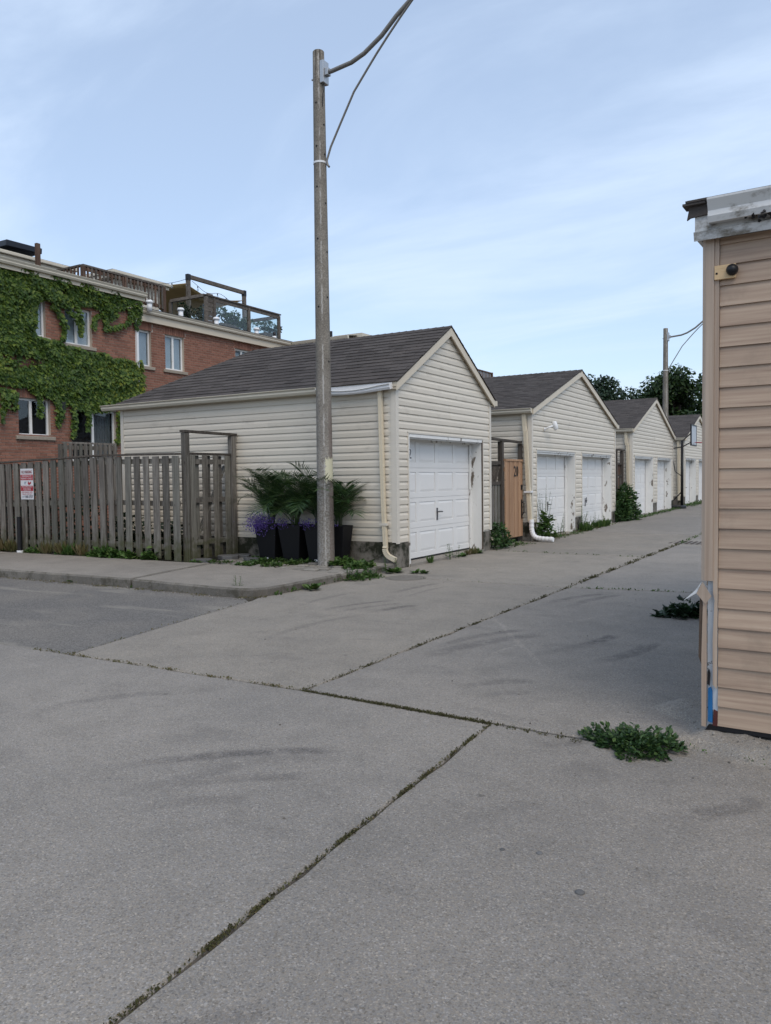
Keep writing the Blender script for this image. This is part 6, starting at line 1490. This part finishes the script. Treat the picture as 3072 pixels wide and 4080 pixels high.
# weeds along the fence
for i, (px_, py_, kd, s) in enumerate([(440, 2212, 'mat', (.22, .09, .16, 200, .09)), (490, 2216, 'mat', (.26, .1, .20, 260, .10)), (540, 2222, 'mat', (.2, .08, .15, 180, .09)), (660, 2222, 'mat', (.14, .07, .22, 140, .09)), (300, 2206, 'mat', (.25, .07, .13, 180, .07)), (180, 2198, 'mat', (.25, .07, .12, 170, .07)), (30, 2188, 'mat', (.3, .08, .18, 220, .07)), (610, 2228, 'mat', (.14, .06, .10, 90, .06)), (390, 2212, 'mat', (.2, .06, .10, 100, .06))]):
    c = G(px_, py_, .115); c[1] = min(c[1], FY-.06); weed(kd, (c[0], FY-.08, .112), s, 'green weed growing at the foot of the weathered fence', 'weeds along the fence foot')
for px_ in (190, 250, 280, 330, 10, 50, 420):
    c = PY(px_, 2150, FY-.06); weed('tuft', (c[0], FY-.07, .11), .26, 'thin grass tuft at the foot of the weathered fence', 'grass along the fence foot', M['weeddry'] if px_ % 20 else M['weed'])
for px_ in (780, 850, 900):
    c = G(px_, 2236, .12); weed('mat', (c[0], c[1], .10), (.12, .06, .04, 80, .045), 'low weed at the foot of the grey gate', 'weeds at the gate foot')
# greenery behind the fence
for i, x in enumerate((-16.2, -14.6, -13.2, -11.9, -10.8)):
    weed('bush', (x, 10.3, .02), (.55, .3, [1.2, 1.5, 1.3, .9, .7][i], 420, .11), 'dim garden bush glimpsed through the fence boards', 'bushes behind the fence', M['tree2'])
# first garage sill
for px_, py_, s, kd, mt in ((1730, 2216, .30, 'stalk', 0), (1745, 2212, .20, 'stalk', 0), (1757, 2210, .26, 'stalk', 0), (1795, 2206, .15, 'rosette', 0), (1825, 2200, .13, 'tuft', 1), (1850, 2196, .16, 'tuft', 1), (1875, 2194, .15, 'rosette', 0), (1700, 2232, .14, 'tuft', 0), (1885, 2192, .12, 'tuft', 0)):
    c = G(px_, py_+4, .03); c[0] = max(c[0], XF+.03); weed(kd, (XF+.05, c[1], .0), s, 'weed sprouting along the sill of the single garage door', 'weeds at the single garage sill', M['weeddry'] if mt else None)
# bush between g1 and g2, and weeds along g2 and g3
c = G(1985, 2195); weed('bush', (-6.42, 15.0, 0), (.28, .36, .52, 620, .075), 'green bush at the dark lattice fence beside the cedar gate', mat=M['bush'])
weed('mat', (-6.35, 15.9, 0), (.25, .5, .08, 260, .05), 'low green weed patch in front of the cedar gate')
weed('bush', (-6.18, 17.30, 0), (.18, .22, .66, 200, .12), 'broad-leaved bush behind the white drain hose of a double garage', mat=M['weed'])
weed('stalk', (-6.24, 17.38, 0), 1.35, 'tall thin weed stalk rising in front of a white garage door', mat=M['weed'])
weed('stalk', (-6.2, 18.45, 0), .62, 'upright leafy weed in front of the door next to the white drain hose', mat=M['weed'])
for i, y in enumerate(np.arange(17.7, 23.9, .42)):
    weed('mat', (XF+.16+.05*math.sin(i*2), y, 0), (.16, .26, .085+.035*math.sin(i*1.7), 130, .042), 'low weed along the foot of the garage with the security light', 'weeds along the security-light garage', M['weed'] if i % 3 else M['weeddry'])
for y, s in ((20.35, .75), (20.25, .55), (21.5, .5), (22.0, .42), (22.3, .5), (20.55, .5)):
    weed('stalk', (XF+.12, y, 0), s, 'thin weed stalk between the two doors of the security-light garage' if y < 21 else 'thin weed stalk before the right door of the security-light garage', 'stalks at the pier' if y < 21 else 'stalks at the right door', M['weed'])
    weed('tuft', (XF+.14, y+.1, 0), .26, 'grass tuft along the foot of the garage with the security light', 'grass along the security-light garage', M['weed'])
weed('bush', (-6.30, 24.85, 0), (.30, .78, 1.20, 1700, .11), 'tall climbing bush covering the rotting fence between two double garages', mat=M['bush'])
for i, y in enumerate(np.arange(26.2, 33.0, .55)):
    weed('mat', (XF+.20, y, gz(y)), (.15, .30, .11, 90, .05), 'low weed along the foot of the garage with peeling jambs', 'weeds along the peeling garage', M['weed'])
for i, y in enumerate(np.arange(34.2, 39, .6)):
    weed('mat', (XF+.25, y, gz(y)), (.22, .33, .2, 90, .07), 'low weed along the foot of the farthest garage', 'weeds along the farthest garage', M['weed'])
# cut branch lying by the tan garage
c = G(2740, 2455); weed('mat', (c[0], c[1], 0), (.26, .20, .18, 260, .085), 'heap of dark cut leaves lying on the alley beside the tan garage', mat=M['tree2'])
# torn downspout end by g1's right pier
mb = MB(); mb.beam((-6.52, 14.72, .28), (-6.38, 14.80, .20), .08, .06); tag(mb.build('spout_end', M['spout']), 'short cream downspout end poking out of the bush by the single garage', 'downspout')

# ---- moss and dirt in the joints (nobody could count it)
def joint(a, e, n, wd, dens_fn=None, mat=None, ls=(.008, .02), h=.016):
    a = np.array(a, float); e = np.array(e, float); t = rng.random(n)
    f = (np.sin(t*37+a[0])*.5+.5)*(np.sin(t*91+a[1]*3)*.5+.5); keep = rng.random(n) < (.12+1.15*f if dens_fn is None else dens_fn(t)); t = t[keep]; n = len(t)
    d = (e-a)/np.linalg.norm(e-a); nr = np.array([-d[1], d[0]]); xy = a+(e-a)*t[:, None]+nr*(rng.normal(size=n)*wd)[:, None]
    z = np.array([gz(y) for y in xy[:, 1]])+rng.random(n)**2*h-.006
    return np.column_stack([xy, z]), rng.uniform(*ls, n)
def moss(name, segs, mat, label):
    P = np.vstack([s[0] for s in segs]); S = np.concatenate([s[1] for s in segs]); n = len(P)
    D = unit(n)+np.array([0, 0, .7]); o = link(name, leaves_mesh(name, P, D, unit(n), S, 'diamond'), mat); tag(o, label, 'moss', kind='stuff')
moss('joint_moss', [joint((XJ, YJ+.0), (XN, YJ-.06), 5200, .010, lambda t: .35+.65*np.clip(t*1.6, 0, 1), None, (.007, .017), .013), joint((XN, YJ-.06), (-1.3, YJ-.12), 420, .012),
                    joint((XJ, YJ), (XJ, 10.03), 3000, .013), joint((XJ, 10.03), (XJ, 17.2), 2400, .02, None, None, (.015, .035), .03), joint((XN, YJ-.05), (XN+.205, .4), 5200, .0055, None, None, (.006, .015), .012)], M['moss'], 'moss and dry weeds filling the joints between concrete slabs')
moss('joint_weed', [joint((-9.06, 9.48), (-8.64, KY+.1), 700, .02, lambda t: .9+0*t, None, (.015, .035), .03), joint((-6.2, 10.02), (XJ, 10.03), 160, .012), joint((XJ, 10.04), (-.9, 10.39), 420, .016, None, None, (.015, .035), .025), joint((XJ, 14.4), (-6.2, 14.5), 260, .02, None, None, (.015, .035), .03), joint((XJ, 17.2), (XJ, 22), 500, .03, None, None, (.02, .05), .04),
                    joint((-6.33, 7.75), (-6.35, 9.3), 420, .02, None, None, (.02, .05), .05), joint((-.9, 4.40), (1.2, 4.16), 420, .014)], M['weed'], 'tiny green weeds in the pavement joints')
bro = [joint((-6.2, YJ-.02), (XJ, YJ+.0), 1500, .012), joint((-12.0, KY-.06), (-6.6, KY+.0), 1500, .035, None, None, (.008, .025), .012), joint((-6.60, KY-.02), (-6.3, KY+.2), 300, .03, None, None, (.01, .03), .015), joint((XN, YJ-.05), (XN+.205, .4), 2400, .006, None, None, (.006, .014), .010), joint((-5.73, YJ), (-6.32, 7.3), 300, .01)]
moss('joint_litter', bro, M['weeddry'], 'dry brown litter gathered in joints and along the kerb')
# pebbles and chips
n = 330; P = []
for k in range(n):
    if k < 150: x, y = random.uniform(-5.5, .2), random.uniform(1.6, 12); s = random.uniform(.003, .009)
    elif k < 260: x = random.uniform(-12, -6.5); y = KY-.05+random.gauss(0, .06); s = random.uniform(.003, .010)
    else: x = random.uniform(-.85, .5); y = 4.52+random.gauss(0, .14)-max(0, x)*.05; s = random.uniform(.003, .009)
    P.append((x, y, s))
mb = MB()
for k_, (x, y, s) in enumerate(P):
    z = padz(x, y) if x > -1.0 and 4 < y < 5.2 and k_ else 0.0
    a = random.random()*3; pr = [(x+s*math.cos(a+i*1.57)*random.uniform(.7, 1.2), y+s*math.sin(a+i*1.57)*random.uniform(.7, 1.2)) for i in range(4)]
    mb.add([(q[0], q[1], z-.004) for q in pr]+[(x+(q[0]-x)*.6, y+(q[1]-y)*.6, z+s*.8) for q in pr], [(4, 5, 6, 7), (0, 1, 5, 4), (1, 2, 6, 5), (2, 3, 7, 6), (3, 0, 4, 7)])
tag(mb.build('pebbles', M['pebble'], fix=False), 'scattered pebbles and chips on the paving', 'pebbles', kind='stuff')
for (px_, py_, s, lab) in ((2310, 3557, .016, 'flat dark stone lying alone on the near concrete slab'), (2002, 3385, .010, 'small dark pebble near the moss joint on the near slab'), (2150, 3400, .012, 'brownish pebble on the near slab')):
    c = G(px_, py_); mb = MB(); mb.lathe((c[0], c[1], -.002), [(s*1.0, 0), (s*1.15, s*.25), (s*.8, s*.55), (.001, s*.62)], 9); o = mb.build('stone', M['slate'], smooth=True); tag(o, lab, 'stone')
    if s > .02: o.scale = (1, 1, 1)
